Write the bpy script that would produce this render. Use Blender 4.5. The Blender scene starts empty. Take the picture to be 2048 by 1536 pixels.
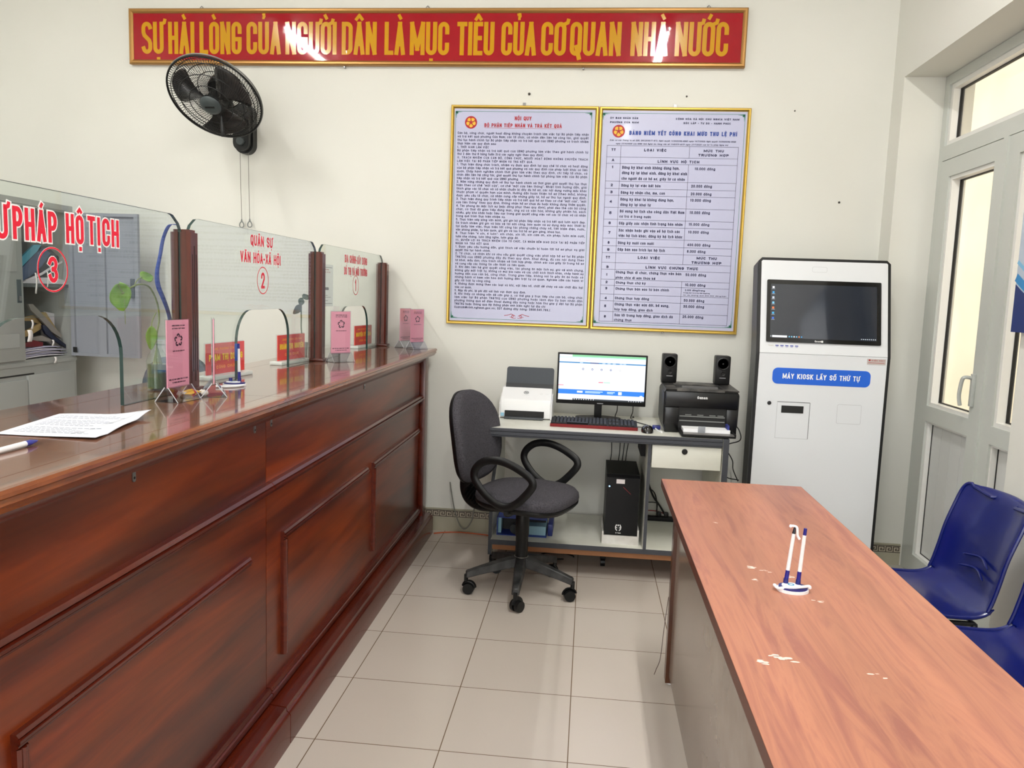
import bpy, bmesh, math, random, unicodedata
from mathutils import Vector, Matrix
random.seed(7)
PI = math.pi
SC = bpy.context.scene
COL = SC.collection

# ---------------------------------------------------------------- camera, world, exposure, big lights
def cam_axes(y, p, r):
    cy, sy = math.cos(y), math.sin(y)
    f = Vector((-sy*math.cos(p), cy*math.cos(p), -math.sin(p)))
    rt = Vector((cy, sy, 0)); up = rt.cross(f)
    c, s = math.cos(r), math.sin(r)
    return rt*c+up*s, up*c-rt*s, f
RT, UP, FW = cam_axes(0.09739706, 0.11490722, 0.03459883)
cd = bpy.data.cameras.new('camera'); cam = bpy.data.objects.new('camera', cd); COL.objects.link(cam)
cd.sensor_width = 36; cd.lens = 1547.48/2048*36; cd.clip_start = .02
cam.matrix_world = Matrix(((RT.x, UP.x, -FW.x, 0), (RT.y, UP.y, -FW.y, 0), (RT.z, UP.z, -FW.z, 1.41988), (0, 0, 0, 1)))
SC.camera = cam
SC.view_settings.view_transform = 'Standard'; SC.view_settings.look = 'None'
SC.view_settings.gamma = 1; SC.view_settings.use_curve_mapping = False
SC.view_settings.exposure = 0.6

wd = bpy.data.worlds.new('sky'); SC.world = wd; wd.use_nodes = True
wd.node_tree.nodes['Background'].inputs[0].default_value = (.90, .95, 1.0, 1)
wd.node_tree.nodes['Background'].inputs[1].default_value = 1.5

def area(name, loc, rot, sx, sy, power, col=(1, 1, 1)):
    l = bpy.data.lights.new(name, 'AREA'); l.shape = 'RECTANGLE'; l.size = sx; l.size_y = sy
    l.energy = power; l.color = col
    o = bpy.data.objects.new(name, l); COL.objects.link(o); o.location = loc; o.rotation_euler = rot
    return o
TUBES = [(0.47, 2.15), (-2.5, 2.15), (0.34, -0.9), (-2.75, -0.9)]
for i, (x, y) in enumerate(TUBES):
    area('tube_light', (x, y, 3.44), (0, 0, 0), .05, 1.18, 60, (1, .985, .955))
# added soft fill light, set at an invented window behind the camera
area('added_window_fill', (-.6, -3.93, 1.75), (PI/2, 0, 0), 3.0, 2.0, 52, (1, .985, .96))

# ---------------------------------------------------------------- helpers
def lin(c):
    def f(v):
        v /= 255
        return v/12.92 if v <= .04045 else ((v+.055)/1.055)**2.4
    return (f(c[0]), f(c[1]), f(c[2]), 1)

MATS = {}
def mat(name, rgb=(200, 200, 200), rough=.5, metal=0, coat=0, emit=None, es=1, spec=None, bump=None, speck=None, alpha=None):
    """plain procedural material; speck=(rgb2, scale, amount) mottles it with noise; bump=(scale,strength)"""
    if name in MATS: return MATS[name]
    m = bpy.data.materials.new(name); m.use_nodes = True; nt = m.node_tree
    b = nt.nodes['Principled BSDF']
    b.inputs['Base Color'].default_value = lin(rgb); b.inputs['Roughness'].default_value = rough
    b.inputs['Metallic'].default_value = metal; b.inputs['Coat Weight'].default_value = coat
    b.inputs['Coat Roughness'].default_value = .06
    if spec is not None: b.inputs['Specular IOR Level'].default_value = spec
    if emit: b.inputs['Emission Color'].default_value = lin(emit); b.inputs['Emission Strength'].default_value = es
    if speck or bump:
        tc = nt.nodes.new('ShaderNodeTexCoord')
    if speck:
        n = nt.nodes.new('ShaderNodeTexNoise'); n.inputs['Scale'].default_value = speck[1]; n.inputs['Detail'].default_value = 5
        nt.links.new(tc.outputs['Object'], n.inputs['Vector'])
        r = nt.nodes.new('ShaderNodeValToRGB'); c0, c1 = lin(rgb), lin(speck[0])
        r.color_ramp.elements[0].position = .5-.5*speck[2]*.5; r.color_ramp.elements[1].position = .5+.5*speck[2]*.5+.02
        r.color_ramp.elements[0].color = c0; r.color_ramp.elements[1].color = c1
        nt.links.new(n.outputs['Fac'], r.inputs[0]); nt.links.new(r.outputs[0], b.inputs['Base Color'])
    if bump:
        n2 = nt.nodes.new('ShaderNodeTexNoise'); n2.inputs['Scale'].default_value = bump[0]
        nt.links.new(tc.outputs['Object'], n2.inputs['Vector'])
        bp = nt.nodes.new('ShaderNodeBump'); bp.inputs['Strength'].default_value = bump[1]; bp.inputs['Distance'].default_value = .002
        nt.links.new(n2.outputs['Fac'], bp.inputs['Height']); nt.links.new(bp.outputs[0], b.inputs['Normal'])
    MATS[name] = m; return m

def wood(name, cols, scale, rough, coat=0., rot=0., patch=None, plank=None, contrast=(.3, .7), crough=.08):
    """long-grain wood: noise stretched along Y, plus large board-to-board tone patches"""
    m = bpy.data.materials.new(name); m.use_nodes = True; nt = m.node_tree; L = nt.links.new
    b = nt.nodes['Principled BSDF']; b.inputs['Roughness'].default_value = rough
    b.inputs['Coat Weight'].default_value = coat; b.inputs['Coat Roughness'].default_value = crough
    tc = nt.nodes.new('ShaderNodeTexCoord'); mp = nt.nodes.new('ShaderNodeMapping')
    mp.inputs['Scale'].default_value = scale; mp.inputs['Rotation'].default_value = (rot, 0, rot)
    L(tc.outputs['Object'], mp.inputs['Vector'])
    n = nt.nodes.new('ShaderNodeTexNoise'); n.inputs['Scale'].default_value = 1; n.inputs['Detail'].default_value = 9
    n.inputs['Roughness'].default_value = .62; n.inputs['Distortion'].default_value = 1.1
    L(mp.outputs[0], n.inputs['Vector'])
    r = nt.nodes.new('ShaderNodeValToRGB'); cr = r.color_ramp
    cr.elements[0].position = contrast[0]; cr.elements[0].color = lin(cols[0])
    cr.elements[1].position = contrast[1]; cr.elements[1].color = lin(cols[-1])
    for i, c in enumerate(cols[1:-1]):
        e = cr.elements.new(contrast[0]+(contrast[1]-contrast[0])*(i+1)/(len(cols)-1)); e.color = lin(c)
    L(n.outputs['Fac'], r.inputs[0]); out = r.outputs[0]
    if patch:
        mp2 = nt.nodes.new('ShaderNodeMapping'); mp2.inputs['Scale'].default_value = patch[0]
        L(tc.outputs['Object'], mp2.inputs['Vector'])
        n2 = nt.nodes.new('ShaderNodeTexNoise'); n2.inputs['Scale'].default_value = 1; n2.inputs['Detail'].default_value = 2
        L(mp2.outputs[0], n2.inputs['Vector'])
        r2 = nt.nodes.new('ShaderNodeValToRGB'); r2.color_ramp.elements[0].position = .38; r2.color_ramp.elements[1].position = .62
        r2.color_ramp.elements[0].color = (patch[1],)*3+(1,); r2.color_ramp.elements[1].color = (patch[2],)*3+(1,)
        L(n2.outputs['Fac'], r2.inputs[0])
        mx = nt.nodes.new('ShaderNodeMix'); mx.data_type = 'RGBA'; mx.blend_type = 'MULTIPLY'; mx.inputs[0].default_value = 1
        L(out, mx.inputs[6]); L(r2.outputs[0], mx.inputs[7]); out = mx.outputs[2]
    L(out, b.inputs['Base Color'])
    MATS[name] = m; return m

def sheet_glass(name, tint=(.93, .97, .95), ior=1.5, rough=0.0):
    m = bpy.data.materials.new(name); m.use_nodes = True; nt = m.node_tree; nt.nodes.remove(nt.nodes['Principled BSDF'])
    out = nt.nodes['Material Output']; t = nt.nodes.new('ShaderNodeBsdfTransparent'); t.inputs[0].default_value = (*tint, 1)
    g = nt.nodes.new('ShaderNodeBsdfGlossy'); g.inputs['Roughness'].default_value = rough
    f = nt.nodes.new('ShaderNodeFresnel'); ge = nt.nodes.new('ShaderNodeNewGeometry')   # same reflectance from both sides of the sheet
    mr = nt.nodes.new('ShaderNodeMapRange'); mr.inputs[3].default_value = ior; mr.inputs[4].default_value = 1/ior
    nt.links.new(ge.outputs['Backfacing'], mr.inputs[0]); nt.links.new(mr.outputs[0], f.inputs[0])
    mx = nt.nodes.new('ShaderNodeMixShader'); nt.links.new(f.outputs[0], mx.inputs[0])
    nt.links.new(t.outputs[0], mx.inputs[1]); nt.links.new(g.outputs[0], mx.inputs[2]); nt.links.new(mx.outputs[0], out.inputs[0])
    MATS[name] = m; return m

class MB:
    """collects shapes, becomes one mesh"""
    def __init__(s): s.v = []; s.f = []; s.m = []
    def add(s, vs, fs, mi=0):
        o = len(s.v); s.v += [Vector(v) for v in vs]
        for f in fs: s.f.append([i+o for i in f]); s.m.append(mi)
        return s
    def box(s, x0, x1, y0, y1, z0, z1, mi=0, bev=0, fm=None):
        x0, x1 = sorted((x0, x1)); y0, y1 = sorted((y0, y1)); z0, z1 = sorted((z0, z1))
        if bev:
            bm = bmesh.new(); bmesh.ops.create_cube(bm, size=1)
            for v in bm.verts: v.co = Vector(((x0+x1)/2+v.co.x*(x1-x0), (y0+y1)/2+v.co.y*(y1-y0), (z0+z1)/2+v.co.z*(z1-z0)))
            bmesh.ops.bevel(bm, geom=list(bm.edges), offset=min(bev, .45*min(x1-x0, y1-y0, z1-z0)), segments=2, profile=.6, affect='EDGES')
            bm.verts.index_update()
            s.add([v.co for v in bm.verts], [[v.index for v in f.verts] for f in bm.faces], mi); bm.free(); return s
        vs = [(x, y, z) for x in (x0, x1) for y in (y0, y1) for z in (z0, z1)]
        fs = [(0, 1, 3, 2), (4, 6, 7, 5), (0, 4, 5, 1), (2, 3, 7, 6), (0, 2, 6, 4), (1, 5, 7, 3)]  # -x +x -y +y -z +z
        if fm:
            o = len(s.v); s.v += [Vector(v) for v in vs]
            for i, f in enumerate(fs): s.f.append([k+o for k in f]); s.m.append(fm.get(i, mi))
        else: s.add(vs, fs, mi)
        return s
    def prism(s, pts, d, a, b, mi=0, side=None):
        """polygon pts in the plane across axis d, extruded from a to b. d='x': pts=(y,z); 'y': (x,z); 'z': (x,y)"""
        def P(p, h): return {'x': (h, p[0], p[1]), 'y': (p[0], h, p[1]), 'z': (p[0], p[1], h)}[d]
        n = len(pts); side = mi if side is None else side
        vs = [P(p, a) for p in pts]+[P(p, b) for p in pts]
        s.add(vs, [list(range(n))[::-1], list(range(n, 2*n))], mi)
        o = len(s.v)-2*n
        for i in range(n): s.f.append([o+i, o+(i+1) % n, o+n+(i+1) % n, o+n+i]); s.m.append(side)
        return s
    def tube(s, pts, r, n=8, mi=0, closed=False, cap=True, flat=None):
        pts = [Vector(p) for p in pts]; N = len(pts); rings = []
        rs = r if isinstance(r, (list, tuple)) else [r]*N
        t0 = (pts[1]-pts[0]).normalized(); up = Vector((0, 0, 1)) if abs(t0.z) < .9 else Vector((1, 0, 0))
        u = t0.cross(up).normalized()
        for i, p in enumerate(pts):
            if closed: t = (pts[(i+1) % N]-pts[i-1]).normalized()
            else: t = (pts[min(i+1, N-1)]-pts[max(i-1, 0)]).normalized()
            u = (u-t*u.dot(t)).normalized(); w = t.cross(u)
            fl = flat or 1
            rings.append([p+(u*math.cos(2*PI*k/n)+w*math.sin(2*PI*k/n)*fl)*rs[i] for k in range(n)])
        o = len(s.v)
        for rg in rings: s.v += rg
        for i in range(N if closed else N-1):
            j = (i+1) % N
            for k in range(n): s.f.append([o+i*n+k, o+i*n+(k+1) % n, o+j*n+(k+1) % n, o+j*n+k]); s.m.append(mi)
        if cap and not closed:
            s.f.append([o+k for k in range(n)][::-1]); s.f.append([o+(N-1)*n+k for k in range(n)]); s.m += [mi, mi]
        return s
    def cyl(s, p0, p1, r0, r1=None, n=20, mi=0):
        return s.tube([p0, p1], [r0, r0 if r1 is None else r1], n, mi)
    def lathe(s, c, prof, n=24, mi=0, axis=None):
        """prof = [(r, h)], revolved about axis through c"""
        ax = Vector(axis or (0, 0, 1)).normalized(); a = Vector((1, 0, 0)) if abs(ax.x) < .9 else Vector((0, 1, 0))
        u = ax.cross(a).normalized(); w = ax.cross(u); c = Vector(c); o = len(s.v)
        for r, h in prof:
            for k in range(n): s.v.append(c+ax*h+(u*math.cos(2*PI*k/n)+w*math.sin(2*PI*k/n))*max(r, 1e-5))
        for i in range(len(prof)-1):
            for k in range(n): s.f.append([o+i*n+k, o+i*n+(k+1) % n, o+(i+1)*n+(k+1) % n, o+(i+1)*n+k]); s.m.append(mi)
        s.f.append([o+k for k in range(n)]); s.f.append([o+(len(prof)-1)*n+k for k in range(n)][::-1]); s.m += [mi, mi]
        return s
    def grid(s, fn, nu, nv, mi=0):
        o = len(s.v)
        for i in range(nu+1):
            for j in range(nv+1): s.v.append(Vector(fn(i/nu, j/nv)))
        for i in range(nu):
            for j in range(nv):
                a = o+i*(nv+1)+j; s.f.append([a, a+1, a+nv+2, a+nv+1]); s.m.append(mi)
        return s
    def xf(s, M, start=0):
        for i in range(start, len(s.v)): s.v[i] = M @ s.v[i]
        return s

TM = {}
def _mesh(name, mb, mats, inv=None, smooth=True, ang=35):
    me = bpy.data.meshes.new(name)
    vs = [(inv @ v) if inv else v for v in mb.v]
    me.from_pydata(vs, [], mb.f)
    for m in mats: me.materials.append(m)
    me.polygons.foreach_set('material_index', mb.m)
    bm = bmesh.new(); bm.from_mesh(me); bmesh.ops.recalc_face_normals(bm, faces=bm.faces); bm.to_mesh(me); bm.free()
    if smooth:
        me.polygons.foreach_set('use_smooth', [True]*len(me.polygons)); me.set_sharp_from_angle(angle=math.radians(ang))
    me.update(); return me

def thing(name, label, cat, loc=(0, 0, 0), rz=0, group=None, kind=None):
    o = bpy.data.objects.new(name, None); COL.objects.link(o); o.empty_display_size = .05
    o.location = loc; o.rotation_euler = (0, 0, rz)
    TM[o.name] = Matrix.Translation(loc) @ Matrix.Rotation(rz, 4, 'Z')
    if kind: o['kind'] = kind
    else:
        o['label'] = label; o['category'] = cat
        if group: o['group'] = group
    return o

def part(name, mb, mats, parent, local=False, label=None, smooth=True, ang=35, mods=None):
    if not isinstance(mats, (list, tuple)): mats = [mats]
    Mw = TM[parent.name]; me = _mesh(name, mb, mats, None if local else Mw.inverted(), smooth, ang)
    o = bpy.data.objects.new(name, me); COL.objects.link(o); o.parent = parent; TM[o.name] = Mw
    if label: o['label'] = label
    if mods: mods(o)
    return o

def pieces(name, mb, *a, **k):
    """one part per separate shape in mb"""
    p = list(range(len(mb.v)))
    def f(i):
        while p[i] != i: p[i] = p[p[i]]; i = p[i]
        return i
    for fc in mb.f:
        for i in fc[1:]:
            x, y = f(fc[0]), f(i)
            if x != y: p[x] = y
    groups = {}
    for fc, mi in zip(mb.f, mb.m): groups.setdefault(f(fc[0]), []).append((fc, mi))
    out = []
    for g in groups.values():
        ids = sorted({i for fc, _ in g for i in fc}); mp = {v: j for j, v in enumerate(ids)}; q = MB()
        q.v = [mb.v[i] for i in ids]; q.f = [[mp[i] for i in fc] for fc, _ in g]; q.m = [mi for _, mi in g]
        out.append(part(name, q, *a, **k))
    return out

def solo(name, mb, mats, label, cat, group=None, kind=None, smooth=True, ang=35, mods=None):
    if not isinstance(mats, (list, tuple)): mats = [mats]
    lo = [min(v[i] for v in mb.v) for i in range(3)]; hi = [max(v[i] for v in mb.v) for i in range(3)]
    c = Vector(((lo[0]+hi[0])/2, (lo[1]+hi[1])/2, lo[2]))
    if kind == 'structure': c = Vector((0, 0, 0))
    me = _mesh(name, mb, mats, Matrix.Translation(-c), smooth, ang)
    o = bpy.data.objects.new(name, me); COL.objects.link(o); o.location = c; TM[o.name] = Matrix.Translation(c)
    if kind: o['kind'] = kind
    if kind != 'structure':
        o['label'] = label; o['category'] = cat
        if group: o['group'] = group
    if mods: mods(o)
    return o
def struct(name, mb, mats, **k): return solo(name, mb, mats, None, None, kind='structure', **k)
def solidify(th, sub=0, off=0):
    def f(o):
        m = o.modifiers.new('thick', 'SOLIDIFY'); m.thickness = th; m.offset = off
        if sub: s = o.modifiers.new('sub', 'SUBSURF'); s.levels = sub; s.render_levels = sub
    return f
def copytree(root, loc=None, rz=None, label=None):
    c = root.copy(); COL.objects.link(c)
    if loc is not None: c.location = loc
    if rz is not None: c.rotation_euler = (0, 0, rz)
    if label: c['label'] = label
    for ch in root.children:
        d = ch.copy(); COL.objects.link(d); d.parent = c
        for g in ch.children:
            e = g.copy(); COL.objects.link(e); e.parent = d
    return c
def spline(pts, n=8):
    """Catmull-Rom through pts"""
    P = [Vector(p) for p in pts]; P = [P[0]*2-P[1]]+P+[P[-1]*2-P[-2]]; out = []
    for i in range(1, len(P)-2):
        for k in range(n):
            t = k/n; a, b, c, d = P[i-1:i+3]
            out.append(.5*((2*b)+(c-a)*t+(2*a-5*b+4*c-d)*t*t+(3*b-a-3*c+d)*t**3))
    out.append(P[-2]); return out
def rrect(x0, x1, y0, y1, r, n=5):
    out = []
    for cx, cy, a in ((x1-r, y1-r, 0), (x0+r, y1-r, 90), (x0+r, y0+r, 180), (x1-r, y0+r, 270)):
        for k in range(n+1):
            t = math.radians(a+90*k/n); out.append((cx+r*math.cos(t), cy+r*math.sin(t)))
    return out
# ---------------------------------------------------------------- lettering: a stroke alphabet with Vietnamese marks
def Ac(cx, cy, rx, ry, a0, a1, n=9):
    return [(cx+rx*math.cos(math.radians(a0+(a1-a0)*i/n)), cy+ry*math.sin(math.radians(a0+(a1-a0)*i/n))) for i in range(n+1)]
def ringp(x0, x1, y0, y1, r):
    cx = (x0+x1)/2; rx = (x1-x0)/2
    return Ac(cx, y1-r, rx, r, 180, 0)+Ac(cx, y0+r, rx, r, 0, -180)
XH = .70
def glyph(ch, r):
    """list of (closed, [points]) in a unit box; r = corner radius in y units"""
    wide = r > .3; q = min(r, .25); l = min(r*.9, XH/2); X = XH
    S = lambda *p: (False, list(p)); C = lambda p: (True, p); O = lambda p: (False, p); q = min(q, .23)
    G = {
     'A': [S((0, 0), (.5, 1), (1, 0)), S((.17, .3), (.83, .3))],
     'B': [S((.5, .52), (0, .52)), O([(0, 0), (0, 1)]+Ac(.5, .76, .45, .24, 90, -90)), O(Ac(.5, .26, .5, .26, 90, -90)+[(0, 0)])],
     'C': [O(Ac(.5, 1-r, .5, r, 42, 180)+Ac(.5, r, .5, r, 180, 318)) if wide else O([(1, .72)]+Ac(.5, 1-r, .5, r, 0, 180)+Ac(.5, r, .5, r, 180, 360)+[(1, .28)])],
     'D': [C([(0, 0), (0, 1)]+Ac(.45, 1-r, .55, r, 90, 0)+Ac(.45, r, .55, r, 0, -90))],
     'E': [S((1, 1), (0, 1), (0, 0), (1, 0)), S((0, .52), (.85, .52))],
     'F': [S((1, 1), (0, 1), (0, 0)), S((0, .52), (.85, .52))],
     'G': [O((Ac(.5, 1-r, .5, r, 42, 180) if wide else [(1, .72)]+Ac(.5, 1-r, .5, r, 0, 180))+Ac(.5, r, .5, r, 180, 360)+[(1, .40)]), S((1, .46), (.62, .46))],
     'H': [S((0, 0), (0, 1)), S((1, 0), (1, 1)), S((0, .5), (1, .5))],
     'I': [S((.5, 0), (.5, 1))],
     'J': [O([(1, 1)]+Ac(.5, q, .5, q, 0, -180))],
     'K': [S((0, 0), (0, 1)), S((1, 1), (.05, .42)), S((.3, .58), (1, 0))],
     'L': [S((0, 1), (0, 0), (1, 0))],
     'M': [S((0, 0), (0, 1), (.5, .15), (1, 1), (1, 0))],
     'N': [S((0, 0), (0, 1), (1, 0), (1, 1))],
     'O': [C(ringp(0, 1, 0, 1, r))],
     'P': [O([(0, 0), (0, 1)]+Ac(.5, .73, .5, .27, 90, -90)+[(0, .46)])],
     'Q': [C(ringp(0, 1, 0, 1, r)), S((.6, .22), (.95, -.14))],
     'R': [O([(0, 0), (0, 1)]+Ac(.5, .73, .5, .27, 90, -90)+[(0, .46)]), S((.5, .46), (1, 0))],
     'S': [O(Ac(.5, 1-q, .5, q, 12, 180)+[(0, .70), (.14, .59), (.86, .41), (1, .3)]+Ac(.5, q, .5, q, 0, -168))],
     'T': [S((0, 1), (1, 1)), S((.5, 1), (.5, 0))],
     'U': [O([(0, 1)]+Ac(.5, r, .5, r, 180, 360)+[(1, 1)])],
     'V': [S((0, 1), (.5, 0), (1, 1))],
     'W': [S((0, 1), (.25, 0), (.5, .8), (.75, 0), (1, 1))],
     'X': [S((0, 0), (1, 1)), S((0, 1), (1, 0))],
     'Y': [S((0, 1), (.5, .45), (1, 1)), S((.5, .45), (.5, 0))],
     'Z': [S((0, 1), (1, 1), (0, 0), (1, 0))],
     '0': [C(ringp(0, 1, 0, 1, r))],
     '1': [S((.1, .8), (.6, 1), (.6, 0))],
     '2': [O([(0, .74)]+Ac(.5, 1-q, .5, q, 180, 0)+[(1, .62), (0, 0), (1, 0)])],
     '3': [O([(0, .8)]+Ac(.5, .76, .47, .24, 160, -90)), O(Ac(.5, .26, .5, .26, 90, -160)+[(0, .2)])],
     '4': [S((.75, 0), (.75, 1), (0, .28), (1, .28))],
     '5': [O([(.95, 1), (.08, 1), (.03, .56)]+Ac(.45, .32, .55, .32, 115, -150))],
     '6': [O([(.95, .8)]+Ac(.5, 1-q, .5, q, 20, 180)+[(0, .3)]), C(ringp(0, 1, 0, .58, .28))],
     '7': [S((0, 1), (1, 1), (.35, 0))],
     '8': [C(ringp(.06, .94, .54, 1, .22)), C(ringp(0, 1, 0, .54, .26))],
     '9': [O([(.05, .2)]+Ac(.5, q, .5, q, 200, 360)+[(1, .7)]), C(ringp(0, 1, .42, 1, .28))],
     'a': [C(ringp(0, 1, 0, X, l)), S((1, X), (1, 0))],
     'b': [S((0, 1), (0, 0)), C(ringp(0, 1, 0, X, l))],
     'c': [O(Ac(.5, X-l, .5, l, 35, 180)+Ac(.5, l, .5, l, 180, 325))],
     'd': [C(ringp(0, 1, 0, X, l)), S((1, 1), (1, 0))],
     'e': [O([(0, X*.52), (1, X*.52)]+Ac(.5, X-l, .5, l, 0, 180)+Ac(.5, l, .5, l, 180, 330))],
     'f': [O([(1, 1), (.6, 1), (.35, .9), (.35, 0)]), S((0, X), (.9, X))],
     'g': [C(ringp(0, 1, 0, X, l)), O([(1, X), (1, -.12)]+Ac(.5, -.12, .5, .14, 0, -170))],
     'h': [S((0, 1), (0, 0)), O(Ac(.5, X-l, .5, l, 180, 0)+[(1, 0)])],
     'i': [S((.5, 0), (.5, X)), S((.5, .9), (.5, .93))],
     'j': [S((.5, -.2), (.5, X)), S((.5, .9), (.5, .93))],
     'k': [S((0, 1), (0, 0)), S((1, X), (0, .28)), S((.3, .4), (1, 0))],
     'l': [S((.5, 1), (.5, 0))],
     'm': [S((0, X), (0, 0)), O(Ac(.25, X-.15, .25, .15, 180, 0)+[(.5, 0)]), O(Ac(.75, X-.15, .25, .15, 180, 0)+[(1, 0)])],
     'n': [S((0, X), (0, 0)), O(Ac(.5, X-l, .5, l, 180, 0)+[(1, 0)])],
     'o': [C(ringp(0, 1, 0, X, l))],
     'p': [S((0, X), (0, -.28)), C(ringp(0, 1, 0, X, l))],
     'q': [S((1, X), (1, -.28)), C(ringp(0, 1, 0, X, l))],
     'r': [S((0, X), (0, 0)), O(Ac(.5, X-l, .5, l, 180, 60))],
     's': [O([(1, X*.8), (.75, X), (.25, X), (0, X*.82), (.05, X*.6), (.95, X*.4), (1, X*.18), (.75, 0), (.25, 0), (0, X*.2)])],
     't': [O([(.35, 1), (.35, .1), (.6, 0), (1, 0)]), S((0, X), (.9, X))],
     'u': [O([(0, X)]+Ac(.5, l, .5, l, 180, 360)), S((1, X), (1, 0))],
     'v': [S((0, X), (.5, 0), (1, X))],
     'w': [S((0, X), (.25, 0), (.5, X*.8), (.75, 0), (1, X))],
     'x': [S((0, 0), (1, X)), S((0, X), (1, 0))],
     'y': [S((0, X), (.5, 0)), S((1, X), (.35, -.28), (.05, -.28))],
     'z': [S((0, X), (1, X), (0, 0), (1, 0))],
     '.': [S((.5, 0), (.5, .03))], ',': [S((.55, .04), (.4, -.14))], ':': [S((.5, .05), (.5, .08)), S((.5, .55), (.5, .58))],
     ';': [S((.5, .55), (.5, .58)), S((.55, .04), (.4, -.14))], '-': [S((.05, .42), (.95, .42))],
     '(': [S((.9, 1.1), (.3, .75), (.3, .2), (.9, -.15))], ')': [S((.1, 1.1), (.7, .75), (.7, .2), (.1, -.15))],
     '"': [S((.2, 1), (.2, .8)), S((.8, 1), (.8, .8))], '/': [S((0, -.1), (1, 1.05))],
     '&': [O([(1, 0), (.15, .75)]+Ac(.45, .83, .3, .17, 180, 0)+[(.1, .35), (.1, .12), (.4, 0), (.7, .05), (1, .45)])],
     '@': [C(ringp(.3, .7, .25, .65, .2)), O([(.7, .3), (1, .3)]+Ac(.5, .5, .5, .5, 0, 320, 12))],
    }
    return G.get(ch, [])
WF = {'I': .42, 'i': .36, 'l': .36, 'j': .36, 'M': 1.35, 'W': 1.4, 'm': 1.4, 'w': 1.3, 't': .62, 'f': .62, 'r': .66, '1': .6, ' ': .62,
      '.': .34, ',': .34, ':': .34, ';': .34, '-': .6, '(': .4, ')': .4, '"': .5, '/': .6, 'T': .95, 'L': .85, 'E': .88, 'F': .85, '@': 1.3, 'c': .86, 's': .84}
def split_marks(s):
    out = []
    for c in s:
        if c in 'đĐ': out.append(('d' if c == 'đ' else 'D', ['bar'])); continue
        d = unicodedata.normalize('NFD', c); out.append((d[0], [hex(ord(k))[2:] for k in d[1:]]))
    return out
def stroke(pts, closed, t, ext=0.):
    """strip polygon of a polyline; hairpin corners are cut into separate strips"""
    if not closed:
        cut = []; q = [p for i, p in enumerate(pts) if i == 0 or abs(p[0]-pts[i-1][0])+abs(p[1]-pts[i-1][1]) > 1e-7]
        for i in range(1, len(q)-1):
            a = (q[i][0]-q[i-1][0], q[i][1]-q[i-1][1]); b = (q[i+1][0]-q[i][0], q[i+1][1]-q[i][1])
            if (a[0]*b[0]+a[1]*b[1])/((math.hypot(*a)*math.hypot(*b)) or 1) < -.1: cut.append(i)
        if cut:
            vs, fs = [], []; k = [0]+cut+[len(q)-1]
            for a, b in zip(k[:-1], k[1:]):
                v, f = stroke1(q[a:b+1], False, t, max(ext, t*.35)); fs += [tuple(i+len(vs) for i in x) for x in f]; vs += [(p[0], p[1], p[2]+.00012*k.index(a)) for p in v]
            return vs, fs
    return stroke1(pts, closed, t, ext)
def stroke1(pts, closed, t, ext=0.):
    """strip polygon of a polyline of width t -> (verts, quads)"""
    P = []
    for p in pts:
        if not P or (abs(p[0]-P[-1][0])+abs(p[1]-P[-1][1])) > 1e-6: P.append(p)
    if closed and abs(P[0][0]-P[-1][0])+abs(P[0][1]-P[-1][1]) < 1e-6: P.pop()
    n = len(P); h = t/2
    if n < 2: return [], []
    if not closed and ext:
        def mv(a, b):
            dx, dy = a[0]-b[0], a[1]-b[1]; d = math.hypot(dx, dy); return (a[0]+dx/d*ext, a[1]+dy/d*ext)
        P[0], P[-1] = mv(P[0], P[1]), mv(P[-1], P[-2])
    vs = []
    for i in range(n):
        a = P[i-1] if (closed or i > 0) else None; c = P[(i+1) % n] if (closed or i < n-1) else None; b = P[i]
        def nr(p, q):
            dx, dy = q[0]-p[0], q[1]-p[1]; d = math.hypot(dx, dy) or 1; return (-dy/d, dx/d)
        if a is None: m = nr(b, c); k = 1
        elif c is None: m = nr(a, b); k = 1
        else:
            n1, n2 = nr(a, b), nr(b, c); mx, my = n1[0]+n2[0], n1[1]+n2[1]; d = math.hypot(mx, my)
            if d < .3: m = n2; k = 1
            else: m = (mx/d, my/d); k = min(1/(m[0]*n1[0]+m[1]*n1[1]), 2.2)
        zz = i*.000016; vs += [(b[0]+m[0]*h*k, b[1]+m[1]*h*k, zz), (b[0]-m[0]*h*k, b[1]-m[1]*h*k, zz)]
    fs = [(2*i, 2*i+1, 2*((i+1) % n)+1, 2*((i+1) % n)) for i in range(n if closed else n-1)]
    return vs, fs

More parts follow.
